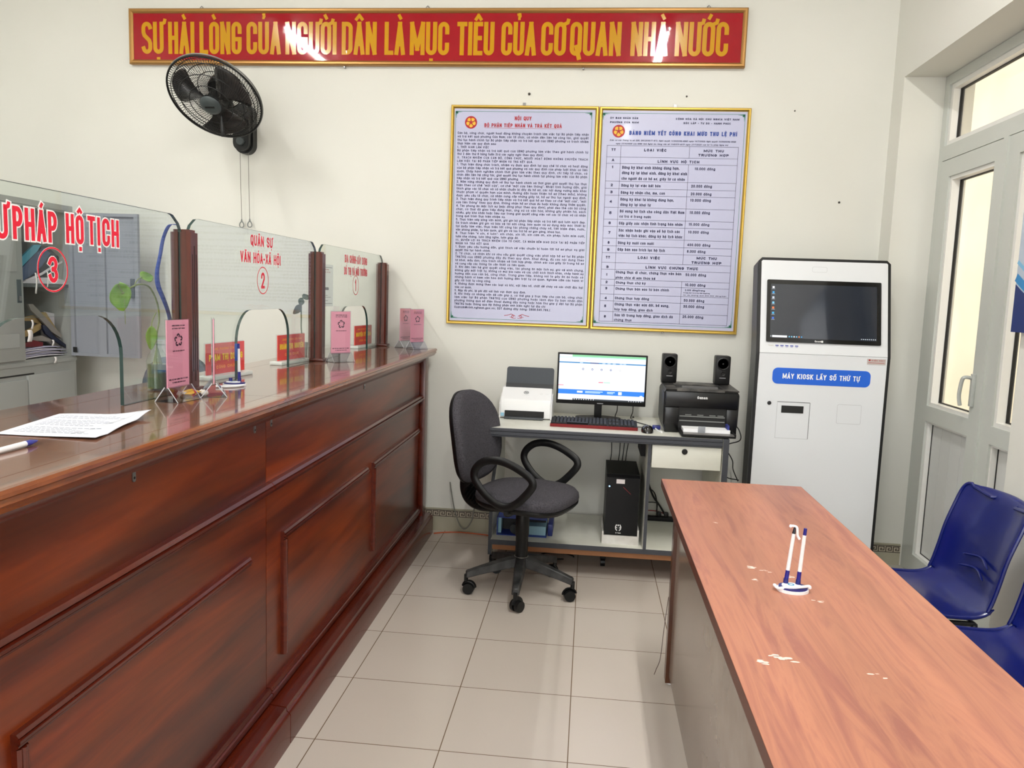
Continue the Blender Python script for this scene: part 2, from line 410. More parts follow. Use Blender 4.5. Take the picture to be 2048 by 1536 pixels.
class Frame:
    """a flat writing surface: o + u*x + v*y + n*off"""
    def __init__(s, o, u, v): s.o = Vector(o); s.u = Vector(u).normalized(); s.v = Vector(v).normalized(); s.n = s.u.cross(s.v)
    def P(s, x, y, off=0.): return s.o+s.u*x+s.v*y+s.n*off
    def quads(s, mb, vs, fs, off, mi=0): mb.add([s.P(p[0], p[1], off+(p[2] if len(p) > 2 else 0)) for p in vs], fs, mi)
    def rect(s, mb, x0, x1, y0, y1, off, mi=0): s.quads(mb, [(x0, y0), (x1, y0), (x1, y1), (x0, y1)], [(0, 1, 2, 3)], off, mi)
    def poly(s, mb, pts, off, mi=0): s.quads(mb, pts, [tuple(range(len(pts)))], off, mi)
    def line(s, mb, pts, t, off, mi=0, closed=False):
        vs, fs = stroke(pts, closed, t, 0); s.quads(mb, vs, fs, off, mi)
    def disc(s, mb, cx, cy, rx, ry, off, mi=0, n=24): s.poly(mb, [(cx+rx*math.cos(2*PI*k/n), cy+ry*math.sin(2*PI*k/n)) for k in range(n)], off, mi)
    def ring(s, mb, cx, cy, r, t, off, mi=0, n=32): s.line(mb, [(cx+r*math.cos(2*PI*k/n), cy+r*math.sin(2*PI*k/n)) for k in range(n)], t, off, mi, True)
    def text(s, mb, txt, x0, x1, y, H, t, off, mi=0, grow=0., slant=0., sp=.24, mark=1.):
        """txt fitted between x0 and x1, baseline y, cap height H, stroke t"""
        off0 = off; L = split_marks(txt); tot = sum(WF.get(c, 1) for c, _ in L)+sp*(len(L)-1); U = (x1-x0)/tot; x = x0; th = t+2*grow
        for c, marks in L:
            W = WF.get(c, 1)*U; tt = min(t, W*.95); iw = max(W-tt, 1e-4); ih = H-t
            r = min(.5, .5*iw/ih+.02)
            def M(p): 
                X = x+tt/2+p[0]*iw; Y = t/2+p[1]*ih; return (X+slant*Y, y+Y)
            thk = min(th, tt+2*grow)
            for gi, (closed, pts) in enumerate(glyph(c, r)):
                off = off0+.00022*(gi+1)
                vs, fs = stroke([M(p) for p in pts], closed, thk, 0 if closed else thk/2); s.quads(mb, vs, fs, off, mi)
            off = off0+.0009
            top = H if (c.isupper()) else H*XH+.1*t
            mt = min(t*.75, H*.12)*mark; mh = H*.15; cx = x+W/2; yy = y+top+H*.07
            mw = min(W*.55, H*.34)
            def D(p, tk=None):
                tk = tk or mt; vs, fs = stroke([(a+slant*(b-y), b) for a, b in p], False, tk+2*grow, grow); s.quads(mb, vs, fs, off, mi)
            both = any(m in ('302', '306') for m in marks)
            for m in marks:
                if m == '302': D([(cx-mw/2, yy), (cx, yy+mh*.8), (cx+mw/2, yy)])
                elif m == '306': D([(cx-mw/2, yy+mh*.7), (cx-mw*.25, yy+.1*mh), (cx+mw*.25, yy+.1*mh), (cx+mw/2, yy+mh*.7)])
                elif m == '31b': D([(x+W-tt*.6, y+top-t*.6), (x+W+tt*.25, y+top-t*.2), (x+W+tt*.45, y+top+H*.09)], mt*1.1)
                elif m == '323': D([(cx-mt*.6, y-H*.16), (cx+mt*.6, y-H*.16)], mt*1.2)
                elif m == 'bar':
                    yb = y+H*.5 if c == 'D' else y+H*.86; xb = x+tt/2 if c == 'D' else x+W-tt/2; D([(xb-W*.28, yb), (xb+W*.3, yb)], mt)
                else:
                    ox = cx+(mw*.55 if both else 0); oy = yy+(mh*.35 if both else 0)
                    if m == '301': D([(ox-mw*.15, oy), (ox+mw*.25, oy+mh)])
                    elif m == '300': D([(ox+mw*.2, oy), (ox-mw*.25, oy+mh)])
                    elif m == '309': D([(ox-mw*.2, oy+mh*.9), (ox+mw*.1, oy+mh), (ox+mw*.15, oy+mh*.6), (ox, oy+mh*.4), (ox, oy+mh*.05)], mt*.8)
                    elif m == '303': D([(ox-mw*.5, oy+mh*.3), (ox-mw*.2, oy+mh*.75), (ox+mw*.2, oy+mh*.3), (ox+mw*.5, oy+mh*.75)], mt*.8)
            x += W+sp*U; off = off0
    def ctext(s, mb, txt, cx, y, H, U, t, off, mi=0, **k):
        L = split_marks(txt); w = (sum(WF.get(c, 1) for c, _ in L)+.24*(len(L)-1))*U
        s.text(mb, txt, cx-w/2, cx+w/2, y, H, t, off, mi, **k); return w
    def box(s, mb, x0, x1, y0, y1, d0, d1, mi=0):
        vs = [s.P(x, y, d) for x in (x0, x1) for y in (y0, y1) for d in (d0, d1)]
        mb.add(vs, [(0, 1, 3, 2), (4, 6, 7, 5), (0, 4, 5, 1), (2, 3, 7, 6), (0, 2, 6, 4), (1, 5, 7, 3)], mi)
    def slab(s, mb, pts, d0, d1, mi=0):
        n = len(pts); vs = [s.P(x, y, d0) for x, y in pts]+[s.P(x, y, d1) for x, y in pts]
        mb.add(vs, [tuple(range(n))[::-1], tuple(range(n, 2*n))]+[(i, (i+1) % n, n+(i+1) % n, n+i) for i in range(n)], mi)
def star(cx, cy, R, r, a=90):
    return [(cx+(R if k % 2 == 0 else r)*math.cos(math.radians(a+36*k)), cy+(R if k % 2 == 0 else r)*math.sin(math.radians(a+36*k))) for k in range(10)]
def emblem(F, mb, cx, cy, R, off, red, yel):
    F.disc(mb, cx, cy, R, R, off, red, 32)
    for k in range(5):
        a = math.radians(90+36+72*k)
        F.disc(mb, cx+R*.44*math.cos(a), cy+R*.44*math.sin(a), R*.35, R*.35, off+.0003, yel, 16)
    F.poly(mb, star(cx, cy, R*.5, R*.2), off+.0007, red)
    for k in range(5):
        a = math.radians(90+72*k); F.line(mb, [(cx+R*.45*math.cos(a), cy+R*.45*math.sin(a)), (cx+R*.85*math.cos(a+.25), cy+R*.85*math.sin(a+.25))], R*.06, off+.0007, red)
# ---------------------------------------------------------------- materials
WALL = mat('wall_paint', (226, 226, 219), .6, bump=(60, .06), speck=((222, 222, 214), 1.3, .8))
REVEAL = WALL
CEIL = mat('ceiling_paint', (235, 235, 230), .8)
DOORF = mat('door_profile', (202, 206, 200), .32)
BEAD = mat('door_bead', (236, 236, 232), .35)
GASK = mat('gasket_black', (18, 18, 18), .6)
GOLD = mat('gold_frame', (206, 172, 84), .3, metal=.9)
GOLDD = mat('dull_gold_frame', (178, 134, 78), .36, metal=.7)
WHITE = mat('white_plastic', (236, 237, 238), .35)
BLACK = mat('black_plastic', (9, 9, 10), .4, spec=.32)
BLACKM = mat('black_matt', (13, 13, 14), .6, spec=.3)
GREYD = mat('dark_grey_edge', (66, 68, 74), .45, spec=.35)
STEEL = mat('steel', (150, 150, 150), .3, metal=1)
PAPER = mat('paper', (248, 249, 252), .7)
NAVY = mat('navy_ink', (26, 28, 74), .6)
RED = mat('print_red', (172, 6, 26), .45)
BLUEINK = mat('print_blue', (22, 62, 150), .5)
GREEN_INK = mat('print_green', (58, 130, 110), .5)
YEL = mat('print_yellow', (236, 180, 50), .5)
DW = wood('counter_wood', [(70, 17, 3), (99, 31, 4), (124, 48, 7), (88, 25, 4)], (5, .5, 7), .3, .12, 0, ((1.5, .7, 6), .55, 1.35), crough=.14)
MOULD = wood('counter_moulding_wood', [(66, 16, 6), (90, 28, 11), (74, 20, 8)], (8, 1, 12), .26, .25)
TOPW = wood('counter_top_wood', [(76, 42, 27), (104, 64, 44), (124, 80, 55), (86, 46, 31)], (16, .8, 6), .17, .6, 0, ((3, .5, 1), .75, 1.15), crough=.04)
EDGEW = wood('counter_edge_wood', [(104, 40, 12), (140, 72, 24), (86, 32, 12)], (8, 1.5, 10), .25, .4)
POSTW = wood('post_wood', [(50, 15, 7), (86, 29, 14), (66, 21, 10)], (14, 14, 1.2), .28, .4)
TABW = wood('table_laminate', [(142, 88, 74), (164, 104, 85), (180, 120, 94), (156, 96, 82), (174, 112, 90)], (22, 1.9, 3), .36, .06, .0, ((9, .9, 1), .88, 1.08), contrast=(.2, .8), crough=.25)
TABD = wood('table_leg_wood', [(54, 24, 8), (88, 44, 17), (68, 32, 13)], (14, 14, 1.6), .3, .3)
TABP = mat('table_modesty_board', (148, 134, 120), .18, speck=((124, 108, 94), 5, .8))
BTILE = mat('skirting_tile', (186, 180, 162), .3, speck=((160, 156, 132), 4, .9))
MEAND = mat('meander_brown', (66, 56, 50), .5)
MEANL = mat('meander_ground', (190, 180, 160), .4)
SILL = mat('threshold_stone', (176, 174, 164), .35)
GREYC = mat('cabinet_grey', (152, 155, 152), .42)
GREYI = mat('cabinet_inside', (88, 96, 98), .55)
LAMW = mat('desk_laminate', (224, 224, 214), .4, speck=((214, 214, 202), 6, .8))

# floor tiles 0.4 m, grout from a brick texture with no offset
m = bpy.data.materials.new('floor_tiles'); m.use_nodes = True; nt = m.node_tree; Lk = nt.links.new
b = nt.nodes['Principled BSDF']; b.inputs['Roughness'].default_value = .2
tc = nt.nodes.new('ShaderNodeTexCoord'); mp = nt.nodes.new('ShaderNodeMapping')
mp.inputs['Location'].default_value = (.80734+40*.4, -3.03703+40*.4, 0)
Lk(tc.outputs['Object'], mp.inputs[0])
br = nt.nodes.new('ShaderNodeTexBrick'); br.offset = 0; br.squash = 1
br.inputs['Scale'].default_value = 1; br.inputs['Brick Width'].default_value = .4; br.inputs['Row Height'].default_value = .4
br.inputs['Mortar Size'].default_value = .0017; br.inputs['Mortar Smooth'].default_value = 0; br.inputs['Bias'].default_value = 0
br.inputs['Color1'].default_value = lin((206, 197, 187)); br.inputs['Color2'].default_value = lin((202, 193, 183)); br.inputs['Mortar'].default_value = lin((118, 98, 78))
Lk(mp.outputs[0], br.inputs['Vector'])
no = nt.nodes.new('ShaderNodeTexNoise'); no.inputs['Scale'].default_value = 1.4; no.inputs['Detail'].default_value = 3
Lk(tc.outputs['Object'], no.inputs['Vector'])
rp = nt.nodes.new('ShaderNodeValToRGB'); rp.color_ramp.elements[0].position = .1; rp.color_ramp.elements[1].position = .95
rp.color_ramp.elements[0].color = (.93, .92, .90, 1); rp.color_ramp.elements[1].color = (1.03, 1.03, 1.04, 1)
Lk(no.outputs['Fac'], rp.inputs[0])
mx = nt.nodes.new('ShaderNodeMix'); mx.data_type = 'RGBA'; mx.blend_type = 'MULTIPLY'; mx.inputs[0].default_value = .8
Lk(br.outputs['Color'], mx.inputs[6]); Lk(rp.outputs[0], mx.inputs[7]); Lk(mx.outputs[2], b.inputs['Base Color'])
n3 = nt.nodes.new('ShaderNodeTexNoise'); n3.inputs['Scale'].default_value = 3; Lk(tc.outputs['Object'], n3.inputs['Vector'])
mr = nt.nodes.new('ShaderNodeMapRange'); mr.inputs[3].default_value = .17; mr.inputs[4].default_value = .27
Lk(n3.outputs['Fac'], mr.inputs[0]); Lk(mr.outputs[0], b.inputs['Roughness'])
TILE = m

# ---------------------------------------------------------------- room shell
WY = 4.46; XR = 1.55; YA, YB = 2.97, 4.31; XL = -3.68; YF = -4.0; CZ = 3.5
struct('floor', MB().box(XL, 1.9, YF, WY, -.06, 0), TILE)
struct('ground_outside', MB().box(1.9, 3.4, 1.2, 11, -.06, -.01), mat('outdoor_concrete', (200, 190, 170), .8))
struct('ceiling', MB().box(XL, 1.9, YF, WY, CZ, CZ+.1), CEIL)
struct('wall_back', MB().box(XL-.15, 1.9, WY, WY+.15, -.06, CZ+.1), WALL)
struct('wall_left', MB().box(XL-.15, XL, YF, WY, 0, CZ), WALL)
w = MB().box(XR, 1.9, YB, WY, 0, CZ).box(XR, 1.9, YA, YB, 2.6, CZ).box(XR, 1.9, YF, YA, 0, CZ)
struct('wall_right', w, WALL)
w = MB().box(XL, XR, YF-.15, YF, 0, .7).box(XL, XR, YF-.15, YF, 2.8, CZ).box(XL, -2.2, YF-.15, YF, .7, 2.8).box(1.0, XR, YF-.15, YF, .7, 2.8)
struct('wall_front', w, WALL)
w = MB()
for x in (-2.2, -1.15, -.1, .95): w.box(x, x+.05, YF-.1, YF-.04, .7, 2.8)
for z in (.7, 2.1, 2.75): w.box(-2.2, 1.0, YF-.1, YF-.04, z, z+.05)
struct('added_window_1', w, DOORF)  # unseen window, added to give the fill light a source
struct('wall_outside', MB().box(3.2, 3.35, 1.2, 11, 0, 7), mat('outside_plaster', (238, 224, 200), .9, speck=((222, 208, 182), 1.6, .9)))

# skirting of beige tile with a brown meander band
def meander(F, mb, x0, x1, y0, h, off):
    n = max(1, round((x1-x0)/(h*1.0))); s = (x1-x0)/n; t = h*.12
    F.rect(mb, x0, x1, y0, y0+h, off, 1)
    F.rect(mb, x0, x1, y0, y0+t*.8, off+.0004, 0); F.rect(mb, x0, x1, y0+h-t*.8, y0+h, off+.0004, 0)
    for i in range(n):
        a = x0+i*s; P = lambda u, v: (a+u*s, y0+v*h)
        F.line(mb, [P(.06, .02), P(.06, .80), P(.80, .80), P(.80, .30), P(.38, .30), P(.38, .52), P(.60, .52)], t, off+.0004, 0)
def skirting(name, o, u, length):
    F = Frame(o, u, (0, 0, 1)); mb = MB(); F.box(mb, 0, length, 0, .137, -.004, .006)
    t = struct(name, mb, BTILE); g = MB(); meander(F, g, 0, length, .088, .040, .0065)
    me = _mesh('meander_band', g, [MEAND, MEANL], None); c = bpy.data.objects.new('meander_band', me); COL.objects.link(c); c.parent = t
skirting('baseboard_back', (XL, WY-.002, 0), (1, 0, 0), XR-XL)
skirting('baseboard_reveal', (XR, YB-.002, .0), (1, 0, 0), .195)
skirting('baseboard_right', (XR-.002, YA, 0), (0, -1, 0), 4)
struct('trim_1', MB().box(XR-.02, 1.9, YA+.001, YB-.001, 0, .018), SILL)

# ---------------------------------------------------------------- double door in the right wall, plastic profiles
GL = sheet_glass('door_glass', (1.0, .965, .915))
def ring2(mb, x0, x1, ya, yb, za, zb, w, mi=0, wb=None, wt=None):
    wb = wb or w; wt = wt or w
    mb.box(x0, x1, ya, ya+w, za, zb, mi); mb.box(x0, x1, yb-w, yb, za, zb, mi)
    mb.box(x0, x1, ya+w, yb-w, za, za+wb, mi); mb.box(x0, x1, ya+w, yb-w, zb-wt, zb, mi)
D = thing('door_1', None, None, (1.79, (YA+YB)/2, 0), kind='structure')
XD = 1.755
fr = MB(); ring2(fr, XD, 1.83, YA+.002, YB-.002, .018, 2.598, .048)
fr.box(XD, 1.83, YA+.05, YB-.05, 2.172, 2.245)
part('door_frame', fr, DOORF, D)
tr = MB(); ring2(tr, XD+.012, 1.82, YA+.05, YB-.05, 2.245, 2.55, .024)
part('transom_bead', tr, BEAD, D)
gk = MB(); ring2(gk, 1.800, 1.818, YA+.072, YB-.072, 2.267, 2.528, .006)
part('transom_gasket', gk, GASK, D)
part('transom_glass', MB().box(1.806, 1.812, YA+.076, YB-.076, 2.27, 2.524), GL, D)
YM = (YA+YB)/2-.03   # meeting line of the leaves
def leaf(y0, y1, mirror):
    lf = MB(); g = .004
    a, b2 = y0+g, y1-g; st = .098
    ring2(lf, XD-.006, 1.825, a, b2, .03, 2.166, st, 0, .10, .085)
    lf.box(XD-.006, 1.825, a+st, b2-st, .845, .925)
    o = part('door_leaf', lf, DOORF, D)
    bd = MB(); ring2(bd, XD+.004, 1.815, a+st-.002, b2-st+.002, .921, 2.085, .022); ring2(bd, XD+.004, 1.815, a+st-.002, b2-st+.002, .126, .849, .014)
    part('glazing_bead', bd, BEAD, o)
    k = MB(); ring2(k, 1.797, 1.814, a+st+.016, b2-st-.016, .940, 2.066, .007); ring2(k, 1.782, 1.796, a+st+.012, b2-st-.012, .139, .836, .005)
    k.box(XD-.004, 1.80, y0-.001, y0+g, .03, 2.166)
    k.box(XD-.004, 1.80, y1-g, y1+.001, .03, 2.166)
    part('gasket', k, GASK, o)
    part('glass_pane', MB().box(1.803, 1.809, a+st+.018, b2-st-.018, .942, 2.064), GL, o)
    pn = MB(); n = 4; ya, yb = a+st+.014, b2-st-.014
    for i in range(n): pn.box(1.785, 1.80, ya+(yb-ya)*i/n+.001, ya+(yb-ya)*(i+1)/n-.001, .14, .835)
    part('lower_panel', pn, mat('door_panel', (210, 212, 210), .4), o)
    return o
l1 = leaf(YM, YB-.05, 0); l2 = leaf(YA+.05, YM, 1)
st = MB().box(XD-.016, XD-.004, YM-.014, YM+.022, .03, 2.166); part('meeting_strip', st, DOORF, D)
h = MB(); yh = YM+.075
h.box(XD-.022, XD-.006, yh-.012, yh+.012, .985, 1.135, 0, .004)
h.tube(spline([(XD-.018, yh, 1.115), (XD-.05, yh, 1.118), (XD-.058, yh+.01, 1.10), (XD-.055, yh+.03, 1.03), (XD-.045, yh+.035, .985)], 5), .0085, 8)
part('handle', h, mat('handle_grey', (190, 194, 190), .3), l1)

# ---------------------------------------------------------------- ceiling tubes
for i, (x, y) in enumerate(TUBES):
    t = thing('ceiling_lamp', ['white ceiling tube lamp over the customer side near the desk', 'white ceiling tube lamp over the staff side near the back wall', 'white ceiling tube lamp behind the camera on the customer side', 'white ceiling tube lamp behind the camera on the staff side'][i], 'lamp', (x, y, CZ), group='ceiling tube lamps')
    part('lamp_body', MB().box(x-.03, x+.03, y-.62, y+.62, CZ-.05, CZ, 0, .008), WHITE, t)
    part('tube', MB().cyl((x, y-.6, CZ-.075), (x, y+.6, CZ-.075), .014), mat('tube_glow', (255, 255, 255), .4, emit=(255, 250, 240), es=14), t)
    e = MB()
    for s in (-1, 1): e.box(x-.018, x+.018, y+s*.61-.012, y+s*.61+.012, CZ-.09, CZ-.045)
    pieces('end_cap', e, WHITE, t)
# ---------------------------------------------------------------- service counter
XF = -.95; ZT = 1.098
def reed(mb, y0, y1, z0, z1, x, d, mi=0):
    """horizontal reeded moulding running along Y on the face x, standing d proud"""
    h = z1-z0
    P = [(x, z0), (x+d*.5, z0), (x+d*.8, z0+h*.15), (x+d*.8, z0+h*.28), (x+d*.62, z0+h*.32), (x+d, z0+h*.42), (x+d, z0+h*.62), (x+d*.7, z0+h*.68), (x+d*.85, z0+h*.78), (x+d*.6, z1), (x, z1)]
    mb.prism(P, 'y', y0, y1, mi)
def vreed(mb, z0, z1, y0, y1, x, d):
    w = y1-y0
    P = [(x, y0), (x+d*.6, y0), (x+d*.9, y0+w*.18), (x+d*.7, y0+w*.3), (x+d, y0+w*.42), (x+d, y0+w*.6), (x+d*.7, y0+w*.7), (x+d*.9, y0+w*.82), (x+d*.6, y1), (x, y1)]
    mb.prism(P, 'z', z0, z1)
def clipmb(y):
    mb = MB(); F = Frame((XF+.0005, y, 1.018), (0, 1, 0), (0, 0, 1)); F.slab(mb, rrect(-.0055, .0055, -.021, .021, .005, 4), 0, .0025)
    return mb
def counter_unit(y0, y1, label, panels, clips, last):
    t = thing('counter_unit', label, 'counter', (-1.16, (y0+y1)/2, 0), group='units of the service counter')
    b = MB().box(-1.38, XF, y0+.0015, y1-.0015, .02, 1.058)
    part('carcass', b, DW, t)
    m_ = MB(); reed(m_, y0+.002, y1-(.09 if last else .002), .798, .832, XF, .030); part('dado_rail', m_, MOULD, t)
    for (a, c) in panels:
        p = MB(); reed(p, a, c, .618, .646, XF, .0185); part('top_moulding', p, MOULD, t)
        p = MB(); vreed(p, .235, .6175, a+.0005, a+.0275, XF, .018); part('side_moulding', p, MOULD, t)
    p = MB(); reed(p, y0+.002, y1-(.09 if last else .002), .13, .178, XF, .022); part('base_moulding', p, MOULD, t)
    p = MB(); p.prism([(-.95, 0), (-.872, 0), (-.872, .095), (-.878, .104), (-.884, .108), (-.886, .12), (-.95, .125)], 'y', y0+.002, y1-.002); part('plinth', p, MOULD, t)
    for c in clips:
        part('metal_clip', clipmb(c), STEEL, t); s = MB(); s.cyl((XF+.002, c, 1.006), (XF+.0036, c, 1.006), .003, n=10); part('screw', s, GASK, t)
    if last:
        part('corner_post', MB().box(XF, -.918, y1-.088, y1-.004, .12, 1.052, 0, .004), MOULD, t)
    u = MB(); u.prism([(XF, 1.022), (-.938, 1.022), (-.925, 1.036), (-.918, 1.052), (-.905, 1.058), (XF, 1.058)], 'y', y0+.002, y1-.002); part('crown_moulding', u, MOULD, t)
    return t
counter_unit(2.2, 4.40, 'far dark red wooden counter unit against the wall', [(2.31, 3.25), (3.345, 4.27)], [2.235, 3.213], True)
counter_unit(0.0, 2.2, 'near dark red wooden counter unit at the left edge', [(.02, 1.0), (1.15, 2.065)], [1.522, 2.119], False)
t = thing('worktop', 'long glossy brown plank worktop lying on the wooden counter', 'worktop', (-1.14, 2.1, 1.058))
ys = [(-.1, 2.178), (2.180, 4.385)]
b = MB()
for a, c in ys:
    for x0, x1 in ((-1.415, -1.3235), (-1.3222, -.9335), (-.9322, -.885)): b.box(x0, x1, a, c, 1.0585, ZT)
part('planks', b, TOPW, t)
e = MB()
for a, c in ys: e.prism([(-.885, 1.0585), (-.885, ZT), (-.874, ZT), (-.869, ZT-.005), (-.868, ZT-.011), (-.874, ZT-.015), (-.872, ZT-.024), (-.880, ZT-.034), (-.884, 1.0585)], 'y', a, c)
part('front_edging', e, EDGEW, t)

# glass screens
GLASS = sheet_glass('screen_glass', (.945, .972, .962)); GEDGE = mat('glass_edge', (30, 58, 56), .12)
XG = -1.2
def notch(a, b, zt, r, l):
    pts = [(b, ZT+.001)]
    pts += [(b-r+r*math.cos(t), zt-r+r*math.sin(t)) for t in [PI/2*k/8 for k in range(9)]]
    pts += [(a+l*1.0+l*math.cos(t), zt-l+l*math.sin(t)) for t in [PI/2+PI/2*k/8 for k in range(9)]]
    pts += [(a, ZT+.001)]; return pts
def screen(y0, y1, a, b, label, lines, num, cy):
    t = thing('glass_screen', label, 'glass screen', (XG, (y0+y1)/2, ZT), group='glass screens on the counter')
    c = .042; top = 1.615
    P = [(y0, ZT+.001), (a, ZT+.001)][:1]+notch(a, b, 1.335, .105, .115)[::-1]+[(y1, ZT+.001), (y1, top-c), (y1-.012, top-c*.55), (y1-c, top-.003), (y1-c-.015, top), (y0+c+.015, top), (y0+c, top-.003), (y0+.012, top-c*.55), (y0, top-c)]
    mb = MB().prism(P, 'x', XG-.005, XG+.005, 0, 1)
    part('pane', mb, [GLASS, GEDGE], t, smooth=False)
    F = Frame((XG+.0052, 0, 0), (0, 1, 0), (0, 0, 1)); g = MB()
    for s, x0, x1, z, H, tk, gr in lines:
        if gr: F.text(g, s, x0, x1, z, H, tk, .0003, 1, grow=gr)
        F.text(g, s, x0, x1, z, H, tk, .0009, 0)
    F.ring(g, cy, 1.44, .048, .0045, .0003, 1); F.ring(g, cy, 1.44, .048, .0035, .0009, 0)
    w = .012 if num == '1' else .0155
    F.text(g, num, cy-w, cy+w, 1.411, .058, .0098, .0003, 1, grow=.0016); F.text(g, num, cy-w, cy+w, 1.411, .058, .0098, .0009, 0)
    part('lettering', g, [mat('sticker_red', (226, 10, 48), .4), mat('sticker_white', (245, 245, 245), .4)], t, smooth=False)
screen(1.10, 2.178, 1.41, 1.882, 'nearest glass screen, lettered in red with a circled 3', [('TƯ', 1.425, 1.497, 1.497, .070, .0105, .0032), ('PHÁP', 1.511, 1.645, 1.499, .068, .0105, .0032), ('HỘ', 1.675, 1.737, 1.502, .067, .0105, .0032), ('TỊCH', 1.752, 1.874, 1.504, .067, .0105, .0032)], '3', 1.628)
screen(2.222, 3.300, 2.535, 2.994, 'middle glass screen, lettered in red with a circled 2', [('QUÂN SỰ', 2.64, 2.828, 1.561, .037, .0068, .0016), ('VĂN HÓA-XÃ HỘI', 2.56, 2.905, 1.500, .037, .0068, .0016)], '2', 2.742)
screen(3.345, 4.390, 3.635, 4.097, 'farthest glass screen, lettered in red with a circled 1', [('ĐỊA CHÍNH-XÂY DỰNG', 3.688, 4.064, 1.548, .037, .0068, .0014), ('ĐÔ THỊ VÀ MÔI TRƯỜNG', 3.682, 4.068, 1.489, .037, .0068, .0014)], '1', 3.868)

# posts between the screens
def post(y, label):
    t = thing('divider_post', label, 'post', (XG, y, ZT), group='wooden posts holding the glass')
    hy = .029
    def half(x0, x1, s):
        c = .009; mb = MB(); pts = [(x0, y-hy), (x1-s*c, y-hy), (x1, y-hy+c), (x1, y+hy-c), (x1-s*c, y+hy), (x0, y+hy)]
        mb.prism(pts, 'z', ZT, 1.568); pts2 = [(x0, y-hy+.006), (x1-s*(c+.004), y-hy+.006), (x1-s*.006, y-hy+c+.004), (x1-s*.006, y+hy-c-.004), (x1-s*(c+.004), y+hy-.006), (x0, y+hy-.006)]
        mb.prism(pts2, 'z', 1.568, 1.576); return mb
    part('front_half', half(XG+.004, XG+.031, 1), POSTW, t)
    part('back_half', half(XG-.004, XG-.031, -1), POSTW, t)
    g = MB()
    for dy, za, zb in ((-.011, 1.16, 1.505), (0, 1.13, 1.53), (.011, 1.16, 1.505)): g.box(XG+.0308, XG+.0314, y+dy-.0018, y+dy+.0018, za, zb)
    part('groove', g, mat('groove_dark', (30, 8, 4), .6), t)
    part('foot', MB().box(XG-.040, XG+.040, y-.034, y+.036, ZT, ZT+.014, 0, .004), POSTW, t)
post(2.203, 'nearest wooden post, blue lanyard hanging from it'); post(3.322, 'middle grooved wooden post between the screens marked 2 and 1'); post(4.396, 'farthest grooved wooden post beside the back wall')

# blue lanyard hung over the nearest post
LZ = [(-1.212, 2.196, 1.588), (-1.222, 2.165, 1.586), (-1.240, 2.162, 1.55), (-1.250, 2.160, 1.50), (-1.256, 2.152, 1.45), (-1.258, 2.160, 1.41), (-1.256, 2.185, 1.37), (-1.254, 2.21, 1.32), (-1.252, 2.225, 1.24)]
P_ = spline(LZ, 6); n_ = len(P_)-1
def lf(u, v):
    p = P_[min(n_, round(u*n_))]; tw = .6+.5*math.sin(u*5); q = (v-.5)*.022
    return (p.x+q*.35*math.sin(tw), p.y+q*math.cos(tw)*.9, p.z+q*.25*math.sin(u*4))
mb = MB().grid(lf, n_, 2)
def lf2(u, v):
    q = (v-.5)*.020; return (-1.203-.036*min(1, u*4), 2.205+q+.012*u, 1.586-(.30*max(0, u-.2)))
solo('lanyard', mb, mat('lanyard_blue', (40, 72, 160), .6), 'blue ribbon lanyard draped over the nearest wooden post', 'lanyard', mods=solidify(.0012))

# ---------------------------------------------------------------- acrylic stands with pink cards
ACR = sheet_glass('acrylic', (.95, .95, .96), 1.49); PINK = mat('pink_paper', (244, 168, 190), .35, coat=.6); DARKT = mat('print_plum', (70, 40, 60), .6)
ACF = sheet_glass('acrylic_foot', (.90, .90, .93), 1.9)
ACRE = mat('acrylic_edge', (205, 208, 214), .2)
def pink_stand(x, y, rz, label):
    """card faces local +X"""
    t = thing('card_stand', label, 'card stand', (x, y, ZT), rz, 'pink card stands on the counter')
    w = .105; zb = .036; zt = .222
    a = MB(); k = w/2
    for s in (-1, 1):   # splayed foot plates
        a.prism([(s*.004, .040), (s*.034, .0), (s*.036, .0015), (s*.006, .042)], 'y', -k, k, 1, 0)
    a.box(-.0345, .0345, -k, k, 0, .0015)
    part('acrylic_foot', a, [ACF, ACRE], t, local=True, smooth=False)
    s_ = MB().box(-.0035, -.0020, -k+.002, k-.002, .036, zt+.003).box(.0020, .0035, -k+.002, k-.002, .036, zt+.003)
    part('acrylic_sleeve', s_, ACR, t, local=True, smooth=False)
    c = MB().box(-.0012, .0012, -k+.004, k-.004, zb+.002, zt)
    card = part('card', c, PINK, t, local=True, smooth=False)
    F = Frame((.0013, 0, 0), (0, 1, 0), (0, 0, 1)); g = MB()
    F.text(g, 'UBND PHƯỜNG CỬA NAM', -.026, .03, .205, .0035, .0009, .0002); F.text(g, 'BỘ PHẬN TIẾP NHẬN', -.026, .03, .197, .0035, .0009, .0002)
    for i in range(5):
        an = math.radians(90+72*i); cx, cy = .002+.0155*math.cos(an), .167+.0155*math.sin(an)
        q = lambda r, d: (.002+r*math.cos(an+d), .167+r*math.sin(an+d))
        F.line(g, [q(.0085, -.35), q(.0135, -.30), q(.0165, 0), q(.0150, .35), q(.0120, .50)], .0046, .0002)
    F.text(g, 'QUÉT MÃ QR ĐÁNH GIÁ', -.024, .028, .136, .0032, .0008, .0002)
    F.text(g, 'MỨC ĐỘ HÀI LÒNG CỦA TỔ CHỨC', -.042, .042, .058, .0040, .0011, .0002); F.text(g, 'CÁ NHÂN KHI GIAO DỊCH', -.028, .030, .050, .0036, .0010, .0002)
    part('print', g, DARKT, card, local=True, smooth=False)
    return t
pink_stand(-1.122, 2.018, -.10, 'pink card in clear stand, nearest, beside the bottle plant')
pink_stand(-1.085, 2.145, .50, 'card stand seen edge on beside the candy wrapper')
pink_stand(-1.092, 3.325, -.70, 'pink card in clear stand before the middle wooden post')
